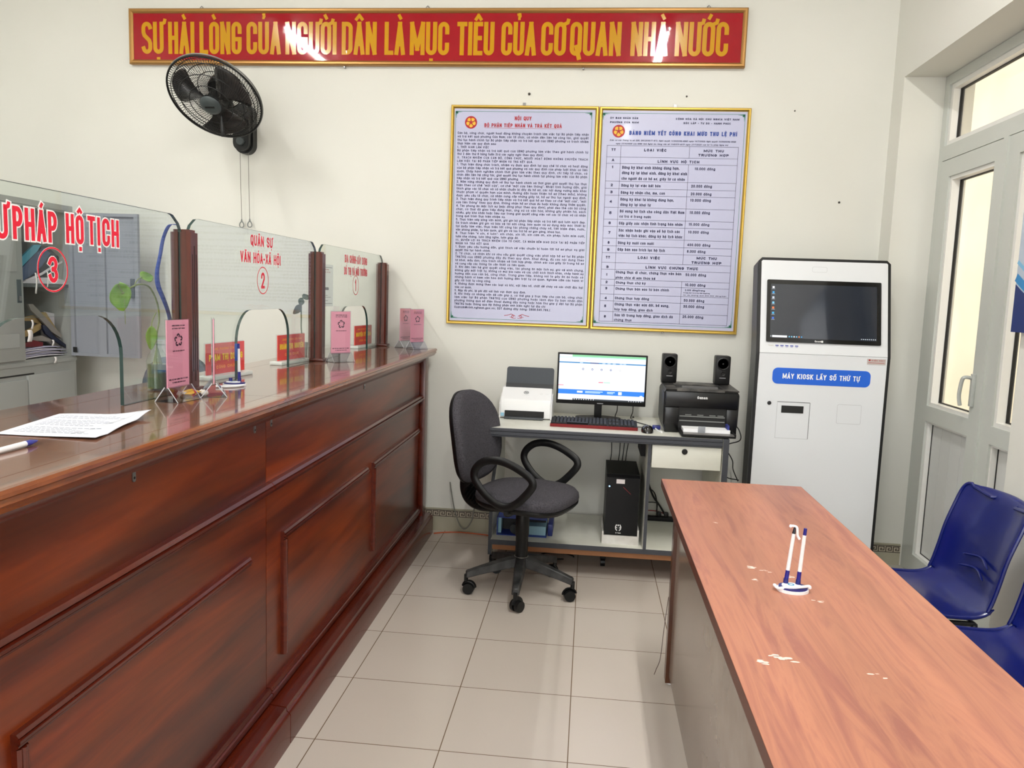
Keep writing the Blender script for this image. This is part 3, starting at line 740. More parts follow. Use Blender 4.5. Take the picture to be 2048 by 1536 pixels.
pink_stand(-1.050, 4.352, -.42, 'pink card in clear stand by the wall, partly hidden behind another')
pink_stand(-.962, 4.268, -.62, 'pink card in clear stand at the far front corner of the counter')

# red name plates on acrylic blocks behind the glass
REDP = mat('plate_red', (216, 52, 44), .35, coat=.5); YT = mat('plate_yellow', (252, 214, 66), .5); OT = mat('plate_orange', (250, 150, 70), .5)
def name_plate(x, y, rz, label, name, w=.235, rot=0):
    t = thing('name_plate', label, 'name plate', (x, y, ZT), rz, 'red name plates behind the glass')
    part('base', MB().box(-.028, .028, -w/2-.012, w/2+.012, 0, .014, 0, .003), mat('acrylic_milky', (214, 220, 216), .15), t, local=True)
    part('back_plate', MB().box(-.006, -.002, -w/2, w/2, .014, .125), ACR, t, local=True, smooth=False)
    c = MB().box(-.0015, .0025, -w/2+.003, w/2-.003, .016, .122)
    p = part('red_plate', c, REDP, t, local=True, smooth=False)
    F = Frame((.0026, 0, 0), (0, 1, 0), (0, 0, 1)); g = MB(); k = w/2
    F.text(g, 'UBND PHƯỜNG CỬA NAM', -k*.7, k*.72, .098, .0085, .0022, .0002, 1)
    F.text(g, name, -k*.86, k*.86, .062, .023, .0046, .0002, 0)
    F.text(g, 'CÔNG CHỨC', -k*.5, k*.5, .034, .0115, .003, .0002, 1)
    part('lettering', g, [YT, OT], p, local=True, smooth=False)
name_plate(-1.262, 2.585, -.12, 'red name plate seen beside the edge-on card stand', 'PHẠM THỊ DƯƠNG')
name_plate(-1.262, 3.185, -.12, 'red name plate behind the middle glass screen', 'HOÀNG THỊ NGUYÊN')
name_plate(-1.262, 4.235, -.12, 'red name plate behind the farthest glass screen', 'NGUYỄN SỸ HƯNG')

# notice sheet taped behind the far screen
t = thing('notice_sheet', 'white printed notice sheet taped to the farthest glass screen', 'notice', (XG-.012, 3.462, 1.34))
part('sheet', MB().box(XG-.0095, XG-.0085, 3.355, 3.562, 1.337, 1.528), PAPER, t, smooth=False)
F = Frame((XG-.0083, 0, 0), (0, 1, 0), (0, 0, 1)); g = MB()
F.line(g, [(3.37, 1.515), (3.548, 1.515)], .0022, .0001); F.line(g, [(3.37, 1.35), (3.548, 1.35)], .0022, .0001)
F.text(g, 'THÔNG BÁO', 3.43, 3.50, 1.502, .006, .0016, .0001, 1); F.text(g, 'TRA CỨU HỒ SƠ', 3.40, 3.52, 1.490, .006, .0016, .0001, 1)
F.rect(g, 3.435, 3.50, 1.412, 1.424, .0001, 0)
for i in range(5): F.line(g, [(3.38, 1.395-.008*i), (3.45+.08*((i*7) % 3)/2, 1.395-.008*i)], .0016, .0001)
part('print', g, [NAVY, RED], t, smooth=False)

# ---------------------------------------------------------------- loose things on the counter
def pen_stand(x, y, z, rz, label, pens):
    t = thing('pen_stand', label, 'pen holder', (x, y, z), rz, 'pen stands')
    D_ = mat('pen_base_blue', (30, 32, 110), .3); W_ = mat('pen_white', (240, 240, 244), .3)
    b = MB(); b.grid(lambda u, v: (0, 0, 0), 1, 1); b = MB()
    def ell(rx, ry, z0, z1, mi, cx=0):
        n = 28; pts = [(cx+rx*math.cos(2*PI*k/n), ry*math.sin(2*PI*k/n)) for k in range(n)]; b.prism(pts, 'z', z0, z1, mi)
    ell(.036, .028, 0, .007, 0); ell(.033, .0255, .007, .011, 1); ell(.022, .018, .011, .0135, 0, -.004)
    base = part('base', b, [W_, D_], t, local=True)
    g = MB(); F = Frame((0, 0, .0137), (1, 0, 0), (0, 1, 0)); F.ring(g, -.004, .003, .006, .003, .0002, 0, 14); part('logo', g, mat('logo_cyan', (40, 150, 200), .5), base, local=True)
    cups = ((-.013, .014), (.014, .010))
    for cx, cy in cups:
        part('pen_cup', MB().cyl((cx, cy, .009), (cx*1.02, cy, .024), .0062, .0056, 14), D_, t, local=True)
    for (i, L_, tip, kind) in pens:
        cx, cy = cups[i]; dx, dy = tip; p0 = Vector((cx, cy, .014)); d = Vector((dx, dy, 1)).normalized()
        pn = MB(); pn.cyl(p0, p0+d*.030, .0050, .0048, 14); q = part('pen', pn, mat('pen_grip_blue', (32, 30, 128), .3), t, local=True, label='pen with blue grip')
        pn = MB(); pn.cyl(p0+d*.030, p0+d*L_, .0046, .0042, 14); part('barrel', pn, W_, q, local=True)
        pn = MB(); pn.cyl(p0+d*L_, p0+d*(L_+.016), .0040, .0022 if kind == 'dark' else .0038, 14); part('tail_cap', pn, mat('pen_tail_dark', (14, 12, 30), .3) if kind == 'dark' else mat('pen_grip_blue'), q, local=True)
        if kind == 'clip':
            pn = MB().box(cx-.014, cx-.005, cy-.003, cy+.003, L_-.025, L_+.03, 0, .002); part('clip', pn, mat('clip_blue', (30, 70, 150), .3), q, local=True)
    return t, W_
TZ = .755
t1, W_ = pen_stand(.500, 1.802, TZ, .05, 'desk pen stand with two upright pens on the wooden table', [(0, .118, (.10, .05), 'dark'), (1, .118, (.055, .0), 'blue')])
mb = MB(); mb.tube(spline([(-.036, .014, .006), (-.042, .004, .010), (-.036, -.010, .008), (-.020, -.014, .012), (.000, -.018, .015), (.020, -.012, .015), (.035, -.004, .014), (.036, -.010, .012)], 6), .0035, 8)
part('coil_cord', mb, W_, t1, local=True)
mb = MB(); mb.tube(spline([(-.010, .025, .146), (-.004, .022, .149), (.004, .020, .147), (.006, .018, .138), (.007, .018, .128), (.012, .017, .119)], 5), .003, 8)
mb.lathe((-.008, .024, .147), [(.001, -.004), (.0045, 0), (.003, .004)], 8)
part('pen_cord_end', mb, W_, t1, local=True)
t2, W_ = pen_stand(-1.130, 2.375, ZT, .35, 'pen stand with one upright blue and white pen on the counter', [(1, .105, (-.02, .02), 'clip')])
mb = MB(); mb.tube(spline([(.03, -.02, .004), (.01, -.045, .004), (-.02, -.06, .004), (-.05, -.055, .004)], 6), .0035, 8); part('cord', mb, W_, t2, local=True)

# candy wrapper, twisted at both ends
t = thing('candy_wrapper', 'crumpled yellow and red candy wrapper lying on the counter', 'wrapper', (-1.128, 2.098, ZT), .9)
def cw(u, v):
    x = (u-.5)*.070; s = max(.18, 1-abs(u-.5)*2.0)*1.0 if abs(u-.5) < .36 else .25+(abs(u-.5)-.36)*3.4
    a = v*2*PI; r = .014*s*(1+.22*math.sin(5*a+u*9)); return (x+.003*math.sin(a*3), r*math.cos(a)*1.25, max(.0005, .012+r*.72*math.sin(a)))
g = MB(); n0 = 22; g.grid(cw, n0, 20)
for i, f in enumerate(g.f):
    u = (i//20)/n0; g.m[i] = 0 if .2 < u < .5 else (1 if .5 <= u < .62 else (0 if u < .78 and u > .3 else 2))
part('foil', g, [mat('foil_yellow', (240, 190, 30), .3), mat('foil_red', (200, 30, 20), .3), mat('foil_white', (230, 222, 214), .4)], t, local=True)
part('twist_end', MB().lathe((.037, -.010, .009), [(.002, -.012), (.008, -.006), (.009, 0), (.005, .008)], 10, axis=(1, -.4, .2)), mat('foil_white'), t, local=True)

# paper sheet, slightly curled
pa, pb, pc, pd_ = Vector((-1.205, 1.452, 0)), Vector((-1.243, 1.70, 0)), Vector((-1.045, 1.755, 0)), Vector((-.985, 1.452, 0))
def sheetf(u, v):
    p = (pa*(1-u)+pb*u)*(1-v)+(pd_*(1-u)+pc*u)*v
    z = ZT+.002+.008*math.exp(-((u-1)**2+(v-1)**2)*12)+.004*abs(math.sin(u*6+v*2))*v*v+.003*math.sin(v*3+1)**2*u
    return (p.x, p.y, z)
t = thing('paper_sheet', 'printed white paper sheet lying on the near counter top', 'paper', (-1.12, 1.58, ZT))
g = MB().grid(sheetf, 16, 16); part('sheet', g, mat('sheet_white', (222, 226, 236), .6), t, mods=solidify(.0006))
g = MB()
for i in range(15):
    a = .12+.052*i
    if i in (5, 11): continue
    w = .86-.3*((i*5) % 4)/4
    for k in range(12):
        v0, v1 = .1+(w-.1)*k/12, .1+(w-.1)*(k+.8)/12
        P = [sheetf(a, v0), sheetf(a, v1), sheetf(a+.009, v1), sheetf(a+.009, v0)]
        g.add([(x, y, z+.0009) for x, y, z in P], [(0, 1, 2, 3)])
part('print', g, mat('print_grey', (120, 124, 146), .7), t, smooth=False)
# pen lying on the counter
t = thing('ballpoint_pen', 'white ballpoint pen with blue cap lying near the paper', 'pen', (-1.06, 1.33, ZT))
A_, B_ = Vector((-1.064, 1.240, ZT+.006)), Vector((-1.064, 1.357, ZT+.0065)); d = (B_-A_).normalized()
part('barrel', MB().cyl(A_, B_, .0055, .0055, 16), mat('pen_white'), t)
part('cap', MB().tube([B_, B_+d*.012, B_+d*.026, B_+d*.034], [.006, .0058, .0035, .0012], 16), mat('cap_blue', (34, 46, 150), .25, coat=.5), t)
# ---------------------------------------------------------------- banner
t = thing('slogan_banner', 'long red slogan banner with gold frame hanging on the back wall', 'banner', (-.98, WY, 2.68))
Fb = Frame((0, WY-.03, 0), (1, 0, 0), (0, .02, 1))   # leans forward a touch at the top
Fb = Frame((0, WY-.030, 0), (1, 0, 0), (0, 0, 1))
fr = MB(); x0, x1, z0, z1 = -2.731, .766, 2.676, 2.984
prof = lambda a: a
def molding(F, mb, x0, x1, y0, y1, w, d, mi=0):
    """mitred picture frame moulding, rounded face"""
    sec = [(0, -d), (0, 0), (w*.25, .006), (w*.6, .006), (w*.85, .001), (w, -.004), (w, -d)]
    cs = [(x0, y0, 1, 1), (x1, y0, -1, 1), (x1, y1, -1, -1), (x0, y1, 1, -1)]; o = len(mb.v); n = len(sec)
    for cx, cy, sx, sy in cs:
        for a, h in sec: mb.v.append(F.P(cx+sx*a, cy+sy*a, h))
    for i in range(4):
        j = (i+1) % 4
        for k in range(n-1): mb.f.append([o+i*n+k, o+i*n+k+1, o+j*n+k+1, o+j*n+k]); mb.m.append(mi)
molding(Fb, fr, x0, x1, z0, z1, .026, .026)
part('frame', fr, GOLDD, t)
p = MB(); Fb.box(p, x0+.02, x1-.02, z0+.02, z1-.02, -.02, -.006)
def glossred():
    m = mat('banner_red', (158, 2, 22), .035); return m
pn = part('red_panel', p, glossred(), t)
g = MB()
BANNER=[("SỰ",-2.657,-2.523),("HÀI",-2.495,-2.336),("LÒNG",-2.306,-2.054),("CỦA",-2.025,-1.822),("NGƯỜI",-1.795,-1.494),("DÂN",-1.466,-1.264),("LÀ",-1.219,-1.101),("MỤC",-1.074,-0.851),("TIÊU",-0.807,-0.598),("CỦA",-0.559,-0.365),("CƠ",-0.338,-0.201),("QUAN",-0.179,0.099),("NHÀ",0.151,0.352),("NƯỚC",0.389,0.671)]
for s, a, c in BANNER: Fb.text(g, s, a, c, 2.734, .178, .0235, -.0055, sp=.10)
part('lettering', g, mat('banner_yellow', (200, 146, 2), .12), t, smooth=False)
for x in (-2.30, -.98, .56):
    h = MB(); h.tube([(x-.008, WY-.01, z1-.002), (x-.008, WY-.008, z1+.012), (x, WY-.006, z1+.02), (x+.008, WY-.008, z1+.012), (x+.008, WY-.01, z1-.002)], .0022, 6); part('hanger', h, STEEL, t)
for x in (-1.45, -.10):
    h = MB().lathe((x, WY-.012, z0-.008), [(.002, -.012), (.006, -.006), (.004, .012)], 8, axis=(0, -1, 0)); part('lower_hook', h, STEEL, t)

# ---------------------------------------------------------------- notice posters
FEE = [
("ỦY BAN NHÂN DÂN",0.060,0.212,2.403,0.0109,1),
("PHƯỜNG CỬA NAM",0.060,0.216,2.380,0.0110,1),
("CỘNG HÒA XÃ HỘI CHỦ NGHĨA VIỆT NAM",0.417,0.757,2.402,0.0108,1),
("ĐỘC LẬP - TỰ DO - HẠNH PHÚC",0.460,0.713,2.380,0.0109,1),
("BẢNG NIÊM YẾT CÔNG KHAI MỨC THU LỆ PHÍ",0.168,0.750,2.318,0.0246,3),
("(Căn cứ các Thông tư số 226, 281/2016/TT-BTC; Nghị quyết 11/2022/NQ-HĐND ngày 14/7/2022; Nghị quyết 14/2023/NQ-HĐND",0.063,0.746,2.285,0.0087,0),
("ngày 27/10/2023 của HĐND tỉnh Nghệ An; Công văn số 1143/STP-HCTP ngày 27/7/2023 của Sở Tư pháp Nghệ An)",0.097,0.705,2.267,0.0087,0),
("TT",0.075,0.098,2.231,0.0147,1),
("LOẠI VIỆC",0.254,0.376,2.231,0.0156,1),
("MỨC THU",0.577,0.685,2.232,0.0146,1),
("TRƯỜNG HỢP",0.549,0.713,2.209,0.0146,1),
("A",0.079,0.093,2.175,0.0153,1),
("LĨNH VỰC HỘ TỊCH",0.331,0.557,2.171,0.0156,1),
("1",0.082,0.089,2.137,0.0153,1),
("Đăng ký khai sinh không đúng hạn,",0.139,0.451,2.135,0.0175,0),
("10.000 đồng",0.535,0.645,2.135,0.0156,0),
("đăng ký lại khai sinh, đăng ký khai sinh",0.139,0.494,2.106,0.0176,0),
("cho người đã có hồ sơ, giấy tờ cá nhân",0.138,0.484,2.076,0.0166,0),
("2",0.080,0.091,2.039,0.0158,1),
("Đăng ký lại việc kết hôn",0.139,0.354,2.038,0.0167,0),
("20.000 đồng",0.521,0.633,2.041,0.0166,0),
("3",0.079,0.092,2.001,0.0158,1),
("Đăng ký nhận cha, mẹ, con",0.138,0.380,1.999,0.0168,0),
("20.000 đồng",0.521,0.633,1.999,0.0166,0),
("4",0.078,0.091,1.949,0.0159,1),
("Đăng ký khai tử không đúng hạn,",0.138,0.431,1.962,0.0168,0),
("đăng ký lại khai tử",0.138,0.305,1.933,0.0168,0),
("10.000 đồng",0.521,0.632,1.965,0.0166,0),
("5",0.079,0.092,1.887,0.0160,1),
("Bổ sung hộ tịch cho công dân Việt Nam",0.138,0.492,1.897,0.0169,0),
("cư trú ở trong nước",0.137,0.311,1.869,0.0160,0),
("10.000 đồng",0.522,0.631,1.898,0.0167,0),
("6",0.078,0.090,1.831,0.0160,1),
("Cấp giấy xác nhận tình trạng hôn nhân",0.136,0.486,1.831,0.0169,0),
("15.000 đồng",0.520,0.632,1.834,0.0158,0),
("7",0.079,0.091,1.778,0.0160,1),
("Xác nhận hoặc ghi vào sổ hộ tịch các",0.136,0.474,1.792,0.0170,0),
("việc hộ tịch khác; đăng ký hộ tịch khác",0.137,0.489,1.763,0.0169,0),
("10.000 đồng",0.520,0.631,1.792,0.0159,0),
("8",0.078,0.089,1.723,0.0160,1),
("Đăng ký nuôi con nuôi",0.136,0.334,1.723,0.0170,0),
("400.000 đồng",0.519,0.644,1.722,0.0159,0),
("9",0.077,0.090,1.684,0.0161,1),
("Cấp bản sao trích lục hộ tịch",0.136,0.397,1.686,0.0170,0),
("8.000 đồng",0.519,0.620,1.686,0.0160,0),
("TT",0.072,0.095,1.641,0.0157,1),
("LOẠI VIỆC",0.250,0.373,1.644,0.0161,1),
("MỨC THU",0.574,0.684,1.650,0.0155,1),
("TRƯỜNG HỢP",0.547,0.711,1.625,0.0155,1),
("B",0.078,0.090,1.588,0.0152,1),
("LĨNH VỰC CHỨNG THỰC",0.296,0.586,1.591,0.0161,1),
("1",0.079,0.085,1.545,0.0152,1),
("Chứng thực di chúc, chứng thực văn bản",0.132,0.495,1.560,0.0162,0),
("phân chia di sản thừa kế",0.132,0.353,1.530,0.0152,0),
("50.000 đồng",0.519,0.631,1.557,0.0161,0),
("2",0.077,0.088,1.503,0.0152,1),
("Chứng thực chữ ký",0.135,0.301,1.502,0.0153,0),
("10.000 đồng",0.520,0.631,1.501,0.0161,0),
("3",0.077,0.088,1.468,0.0153,1),
("Chứng thực bản sao từ bản chính",0.135,0.432,1.468,0.0153,0),
("2.000 đồng/trang",0.521,0.630,1.474,0.0104,0),
("Từ trang thứ 3 trở đi thu 1000 đồng/trang",0.512,0.658,1.461,0.0067,0),
("tối đa không quá 200.000 đồng/bản",0.512,0.749,1.448,0.0066,0),
("4",0.076,0.088,1.413,0.0154,1),
("Chứng thực hợp đồng",0.134,0.324,1.415,0.0154,0),
("50.000 đồng",0.518,0.630,1.414,0.0162,0),
("5",0.076,0.087,1.368,0.0154,1),
("Chứng thực việc sửa đổi, bổ sung,",0.134,0.438,1.380,0.0164,0),
("hủy hợp đồng, giao dịch",0.134,0.348,1.352,0.0154,0),
("30.000 đồng",0.517,0.631,1.381,0.0162,0),
("6",0.077,0.088,1.309,0.0154,1),
("Sửa lỗi trong hợp đồng, giao dịch đã",0.136,0.461,1.319,0.0164,0),
("chứng thực",0.134,0.234,1.293,0.0145,0),
("25.000 đồng",0.516,0.630,1.323,0.0163,0),
]
ROWS = [2.26,2.198,2.163,2.067,2.027,1.99,1.924,1.858,1.819,1.753,1.712,1.673,1.619,1.581,1.525,1.491,1.442,1.404,1.344,1.288]
RULES = """Cán bộ, công chức, người hoạt động không chuyên trách làm việc tại Bộ phận tiếp nhận
và trả kết quả phường Cửa Nam; các tổ chức, cá nhân đến liên hệ công tác, giải quyết
thủ tục hành chính tại Bộ phận tiếp nhận và trả kết quả của UBND phường có trách nhiệm
thực hiện các quy định sau:
I. THỜI GIAN LÀM VIỆC
Bộ phận tiếp nhận và trả kết quả của UBND phường làm việc theo giờ hành chính từ
thứ 2 đến thứ 6 hàng tuần (trừ các ngày nghỉ theo quy định).
II. TRÁCH NHIỆM CỦA CÁN BỘ, CÔNG CHỨC, NGƯỜI HOẠT ĐỘNG KHÔNG CHUYÊN TRÁCH
LÀM VIỆC TẠI BỘ PHẬN TIẾP NHẬN VÀ TRẢ KẾT QUẢ.
1. Thực hiện đúng chức trách, nhiệm vụ được quy định tại quy chế tổ chức và hoạt động
của bộ phận tiếp nhận và trả kết quả phường và các quy định của pháp luật khác có liên
quan. Chấp hành nghiêm chỉnh thời gian làm việc theo quy định, chỉ tiếp tổ chức, cá
nhân đến liên hệ công tác, giải quyết thủ tục hành chính tại phòng làm việc của Bộ phận
tiếp nhận và trả kết quả của UBND phường.
2. Nắm vững những quy định về thủ tục hành chính và thời gian giải quyết thủ tục thực
hiện theo cơ chế "một cửa", cơ chế "một cửa liên thông". Nhiệt tình hướng dẫn, giải
thích giúp các tổ chức và cá nhân chuẩn bị đầy đủ hồ sơ, các nội dung vướng mắc khác
thuộc phạm vi quyền hạn của mình. Hướng dẫn hoàn thiện hồ sơ (theo mẫu), không
được yêu cầu tổ chức, cá nhân cung cấp những giấy tờ, hồ sơ thủ tục ngoài quy định.
3. Thực hiện đúng quy trình tiếp nhận và trả kết quả hồ sơ theo cơ chế "một cửa", "một
cửa liên thông" theo quy định. Không nhận hồ sơ chưa đủ hoặc không đúng thẩm quyền.
4. Tác phong ăn mặc lịch sự (mặc đồng phục theo quy định), phải đeo thẻ cán bộ công
chức, có thái độ giao tiếp đúng mực, ứng xử có văn hóa, không gây phiền hà, sách
nhiễu, gây khó khăn hoặc tiêu cực trong giải quyết công việc với các tổ chức và cá nhân
trong quá trình thực hiện nhiệm vụ.
5. Thực hiện nếp sống văn minh, giữ gìn bộ phận tiếp nhận và trả kết quả luôn sạch đẹp.
Có trách nhiệm giữ gìn và bảo vệ tài sản công, bảo quản và sử dụng máy móc thiết bị
tại quầy làm việc, thực hiện tốt công tác phòng chống cháy nổ, tiết kiệm điện, nước,
văn phòng phẩm, tự bảo quản, giữ gìn và lưu trữ hồ sơ gọn gàng, khoa học.
6. Thực hiện "4 xin, 4 luôn": xin chào, xin lỗi, xin cảm ơn, xin phép; luôn mỉm cười,
luôn nhẹ nhàng, luôn lắng nghe, luôn giúp đỡ.
III. QUYỀN LỢI VÀ TRÁCH NHIỆM CỦA TỔ CHỨC, CÁ NHÂN ĐẾN GIAO DỊCH TẠI BỘ PHẬN TIẾP
NHẬN VÀ TRẢ KẾT QUẢ
1. Được yêu cầu hướng dẫn, giải thích về việc chuẩn bị hoàn tất hồ sơ phục vụ giải
quyết thủ tục hành chính.
2. Tổ chức, cá nhân khi có nhu cầu giải quyết công việc phải nộp hồ sơ tại Bộ phận
TN&TKQ của UBND phường đầy đủ theo quy định. Khai đúng, đủ các nội dung theo
tờ khai, mẫu đơn; chịu trách nhiệm về tính hợp pháp, chính xác của giấy tờ trong hồ sơ
và cung cấp các thông tin cần thiết có liên quan.
3. Khi đến liên hệ giải quyết công việc, tác phong ăn mặc lịch sự, giữ vệ sinh chung,
không gây mất trật tự, không có mùi bia rượu và các chất kích thích khác, chấp hành sự
hướng dẫn của cán bộ, công chức. Trong giao tiếp, không nói to gây ồn ào hoặc có
những hành vi kém văn hóa ảnh hưởng đến trật tự cơ quan. Nghiêm cấm các hành vi
gây rối trật tự công cộng.
4. Không được mang theo các loại vũ khí, vật liệu nổ, chất dễ cháy và các chất độc hại
vào cơ quan.
5. Nộp đủ phí, lệ phí đối với lĩnh vực được quy định.
6. Khi thấy có những vấn đề cần góp ý, có thể góp ý trực tiếp cho cán bộ, công chức
làm việc tại Bộ phận TN&TKQ của UBND phường hoặc lãnh đạo Ủy ban nhân dân
phường thông qua số điện thoại đường dây nóng hoặc hòm thư góp ý đặt tại Bộ phận
TN&TKQ hoặc thông qua Hệ thống phản ánh kiến nghị tại địa chỉ
Cuanam@vinh.nghean.gov.vn; SDT đường dây nóng: 0898.645.789./.""".split('\n')
POSTER = mat('poster_sheet', (188, 190, 218), .3, coat=.08)
FP = Frame((0, WY-.022, 0), (1, 0, 0), (0, 0, 1))
def poster(label, x0, x1, z0, z1):
    t = thing('notice_board', label, 'notice board', ((x0+x1)/2, WY, z0))
    fr = MB(); molding(FP, fr, x0, x1, z0, z1, .019, .021); part('frame', fr, GOLD, t)
    p = MB(); FP.box(p, x0+.012, x1-.012, z0+.012, z1-.012, -.018, -.004); sh = part('printed_sheet', p, POSTER, t)
    h = MB(); xm = x0+.41; FP.box(h, xm-.008, xm+.008, z1-.002, z1+.018, -.018, -.012); h.cyl((xm, WY-.012, z1+.009), (xm, WY-.006, z1+.009), .003, n=8); part('hanger_plate', h, STEEL, t)
    h = MB().lathe(((x0+x1)/2, WY-.016, z0-.004), [(.002, -.004), (.006, 0), (.003, .006)], 8, axis=(0, -1, 0)); part('lower_screw', h, STEEL, t)
    return t, sh
def border(g, bx0, bx1, bz0, bz1, mi):
    FP.line(g, [(bx0, bz0), (bx1, bz0), (bx1, bz1), (bx0, bz1)], .0022, -.0036, mi, True)
    for cx, sx in ((bx0, 1), (bx1, -1)):
        for cz, sz in ((bz0, 1), (bz1, -1)):
            for k in range(5):
                a, s = .006+.007*k, .0045-.0006*k
                FP.disc(g, cx+sx*a, cz+sz*.004, s, s*.8, -.0034, mi, 8); FP.disc(g, cx+sx*.004, cz+sz*a, s*.8, s, -.0034, mi, 8)
            FP.disc(g, cx+sx*.009, cz+sz*.009, .006, .006, -.0034, mi, 8)
t, sh = poster('left notice board of long printed rules in a gold frame', -.830, -.004, 1.242, 2.468)
g = MB(); INK = [NAVY, RED, GREEN_INK, YEL]
emblem(FP, g, -.7164, 2.3738, .0345, -.0036, 1, 3)
FP.text(g, 'NỘI QUY', -.470, -.376, 2.388, .0215, .0044, -.0034, 1)
FP.text(g, 'BỘ PHẬN TIẾP NHẬN VÀ TRẢ KẾT QUẢ', -.640, -.206, 2.3495, .0205, .0044, -.0034, 1); FP.line(g, [(-.64, 2.345), (-.206, 2.345)], .0014, -.0034, 1)
# bold justified body text
SHORT = {4: .30, 5: .244, 7: .665, 9: .585, 14: .48, 25: .385, 29: .815, 31: .49, 33: .26, 35: .275, 39: .55, 44: .285, 46: .135, 47: .56, 51: .715, 52: .76}
for i, s in enumerate(RULES):
    z = 2.3095-(2.3095-1.3325)*i/51; k = i+1; xa = -.7905+.006*i/51; W_ = SHORT.get(k, 1)*(.736 if k not in (14,) else .736)
    up = k in (5, 8, 9, 32, 33); FP.text(g, s, xa, xa+W_, z, .0118 if up else .0128, .0022, -.0034, 0, sp=.34)
for sx in (-1, 1):
    c = -.421; P = [(c+sx*.008, 1.297), (c+sx*.02, 1.304), (c+sx*.03, 1.296), (c+sx*.024, 1.290), (c+sx*.018, 1.297), (c+sx*.03, 1.309), (c+sx*.048, 1.303), (c+sx*.072, 1.299)]
    FP.line(g, [tuple(q)[:2] for q in spline([(a, b, 0) for a, b in P], 4)], .0028, -.0034, 1)
    FP.line(g, [(c+sx*.004, 1.287), (c+sx*.02, 1.285), (c+sx*.04, 1.293)], .0022, -.0034, 1)
border(g, -.8045, -.0405, 1.2755, 2.4345, 2)
part('printed_text', g, INK, sh, smooth=False)
t, sh = poster('right notice board with a printed fee table in a gold frame', .000, .818, 1.240, 2.467)
g = MB(); INK2 = [NAVY, RED, GREEN_INK, YEL, BLUEINK]
emblem(FP, g, .1096, 2.3369, .0345, -.0036, 1, 3)
for s, a, c, z, H, bd in FEE:
    FP.text(g, s, a, c, z-.0005, H*.92, H*{0: .19, 1: .25, 3: .23}[bd], -.0034, 4 if bd == 3 else 0, slant=.2 if H < .009 and H > .008 else 0, sp=.28)
xa, xb, xc, xd = .0500, .1265, .5000, .7620
FP.line(g, [(xa, ROWS[0]), (xd, ROWS[0]), (xd, ROWS[-1]), (xa, ROWS[-1])], .0018, -.0034, 0, True)
for z in ROWS[1:-1]: FP.line(g, [(xa, z), (xd, z)], .0016, -.0034, 0)
FP.line(g, [(xb, ROWS[0]), (xb, ROWS[-1])], .0016, -.0034, 0)
for a, c in ((0, 1), (2, 13), (14, 19)):
    FP.line(g, [(xc, ROWS[a]), (xc, ROWS[c] if a != 2 else ROWS[13-1])], .0016, -.0034, 0)
border(g, .0185, .7875, 1.2765, 2.434, 2)
part('printed_text', g, INK2, sh, smooth=False)

# ---------------------------------------------------------------- wall fan, face turned down towards the staff
N = Vector((-.033, -.653, -.757)).normalized(); Cn = Vector((-1.985, 3.97, 2.378))
t = thing('wall_fan', 'black oscillating fan mounted on the wall under the banner', 'fan', (-2.03, WY, 2.2))
FB = mat('fan_black', (16, 18, 19), .35, spec=.4); FG = mat('fan_grey', (62, 70, 72), .4)
U_ = N.cross(Vector((0, 0, 1))).normalized(); V_ = U_.cross(N)
if V_.z < 0: V_ = -V_; U_ = -U_
def fp(r, a, h): return Cn+N*h+(U_*math.cos(a)+V_*math.sin(a))*r
R = .238
def grille(front):
    mb = MB(); n = 96; s = 1 if front else -1
    for k in range(n):
        a = 2*PI*k/n; pts = []
        for i in range(8):
            q = i/7; r = .052+(R-.052)*q if front else .060+(R-.060)*q
            h = s*(.062*math.cos(q*PI/2)**.7) if q < 1 else 0
            if not front: h *= 1.15
            pts.append(fp(r, a+s*(.55*(1-q)), h))
        mb.tube(pts, .0013, 3, cap=False)
    for rr in (.11, .165, .215):
        q = (rr-.052)/(R-.052); h = s*.062*math.cos(q*PI/2)**.7*(1 if front else 1.15)
        mb.tube([fp(rr, 2*PI*k/40, h) for k in range(40)], .0022, 5, closed=True)
    return mb
part('front_grille', grille(True), FB, t); part('rear_grille', grille(False), FB, t)
mb = MB().tube([fp(R+.003, 2*PI*k/60, .002) for k in range(60)], .0052, 10, closed=True); part('rim', mb, FB, t)
mb = MB(); mb.tube([fp(R+.006, 2*PI*k/60, -.010) for k in range(60)], .0035, 8, closed=True)
part('rim_band', mb, mat('rim_grey', (120, 122, 118), .35), t)
mb = MB().lathe(Cn+N*.055, [(.001, .022), (.03, .021), (.048, .016), (.055, .008), (.056, 0), (.054, -.006)], 32, axis=N); hc = part('hub_cover', mb, FG, t)
Fl = Frame(Cn+N*.0775, U_, V_)
if Fl.n.dot(N) < 0: Fl.n = -Fl.n
g = MB(); Fl.rect(g, -.026, .026, -.006, .004, .0004); part('badge', g, mat('badge_black', (5, 5, 5), .5), hc)
BL = mat('fan_blade', (46, 43, 43), .2, coat=.5)
for k in range(3):
    a0 = math.radians(143+120*k)
    def bf(u, v):
        u = 1-(1-u)**1.8
        r = .038+.172*math.sin(u*PI/2)**.9; half = .36+.30*math.sin(min(1, u*1.05)*PI*.75) if u < .7 else (.36+.30*math.sin(.735*PI*.75))*math.sqrt(max(.01, 1-((u-.7)/.31)**2))
        a = a0+(v-.5)*2*half+u*.22
        return fp(r, a, .012+.035*(v-.5)*(1-.3*u)+.008*math.sin(v*PI))
    mb = MB().grid(bf, 14, 10); part('blade', mb, BL, t, mods=solidify(.0022))
mb = MB().lathe(Cn-N*.02, [(.03, .045), (.036, .03), (.036, 0)], 24, axis=N); part('hub', mb, FB, t)
mb = MB().lathe(Cn-N*.06, [(.058, .0), (.062, -.01), (.062, -.055), (.052, -.085), (.02, -.098)], 28, axis=N); part('motor_housing', mb, FB, t)
br = Cn-N*.12
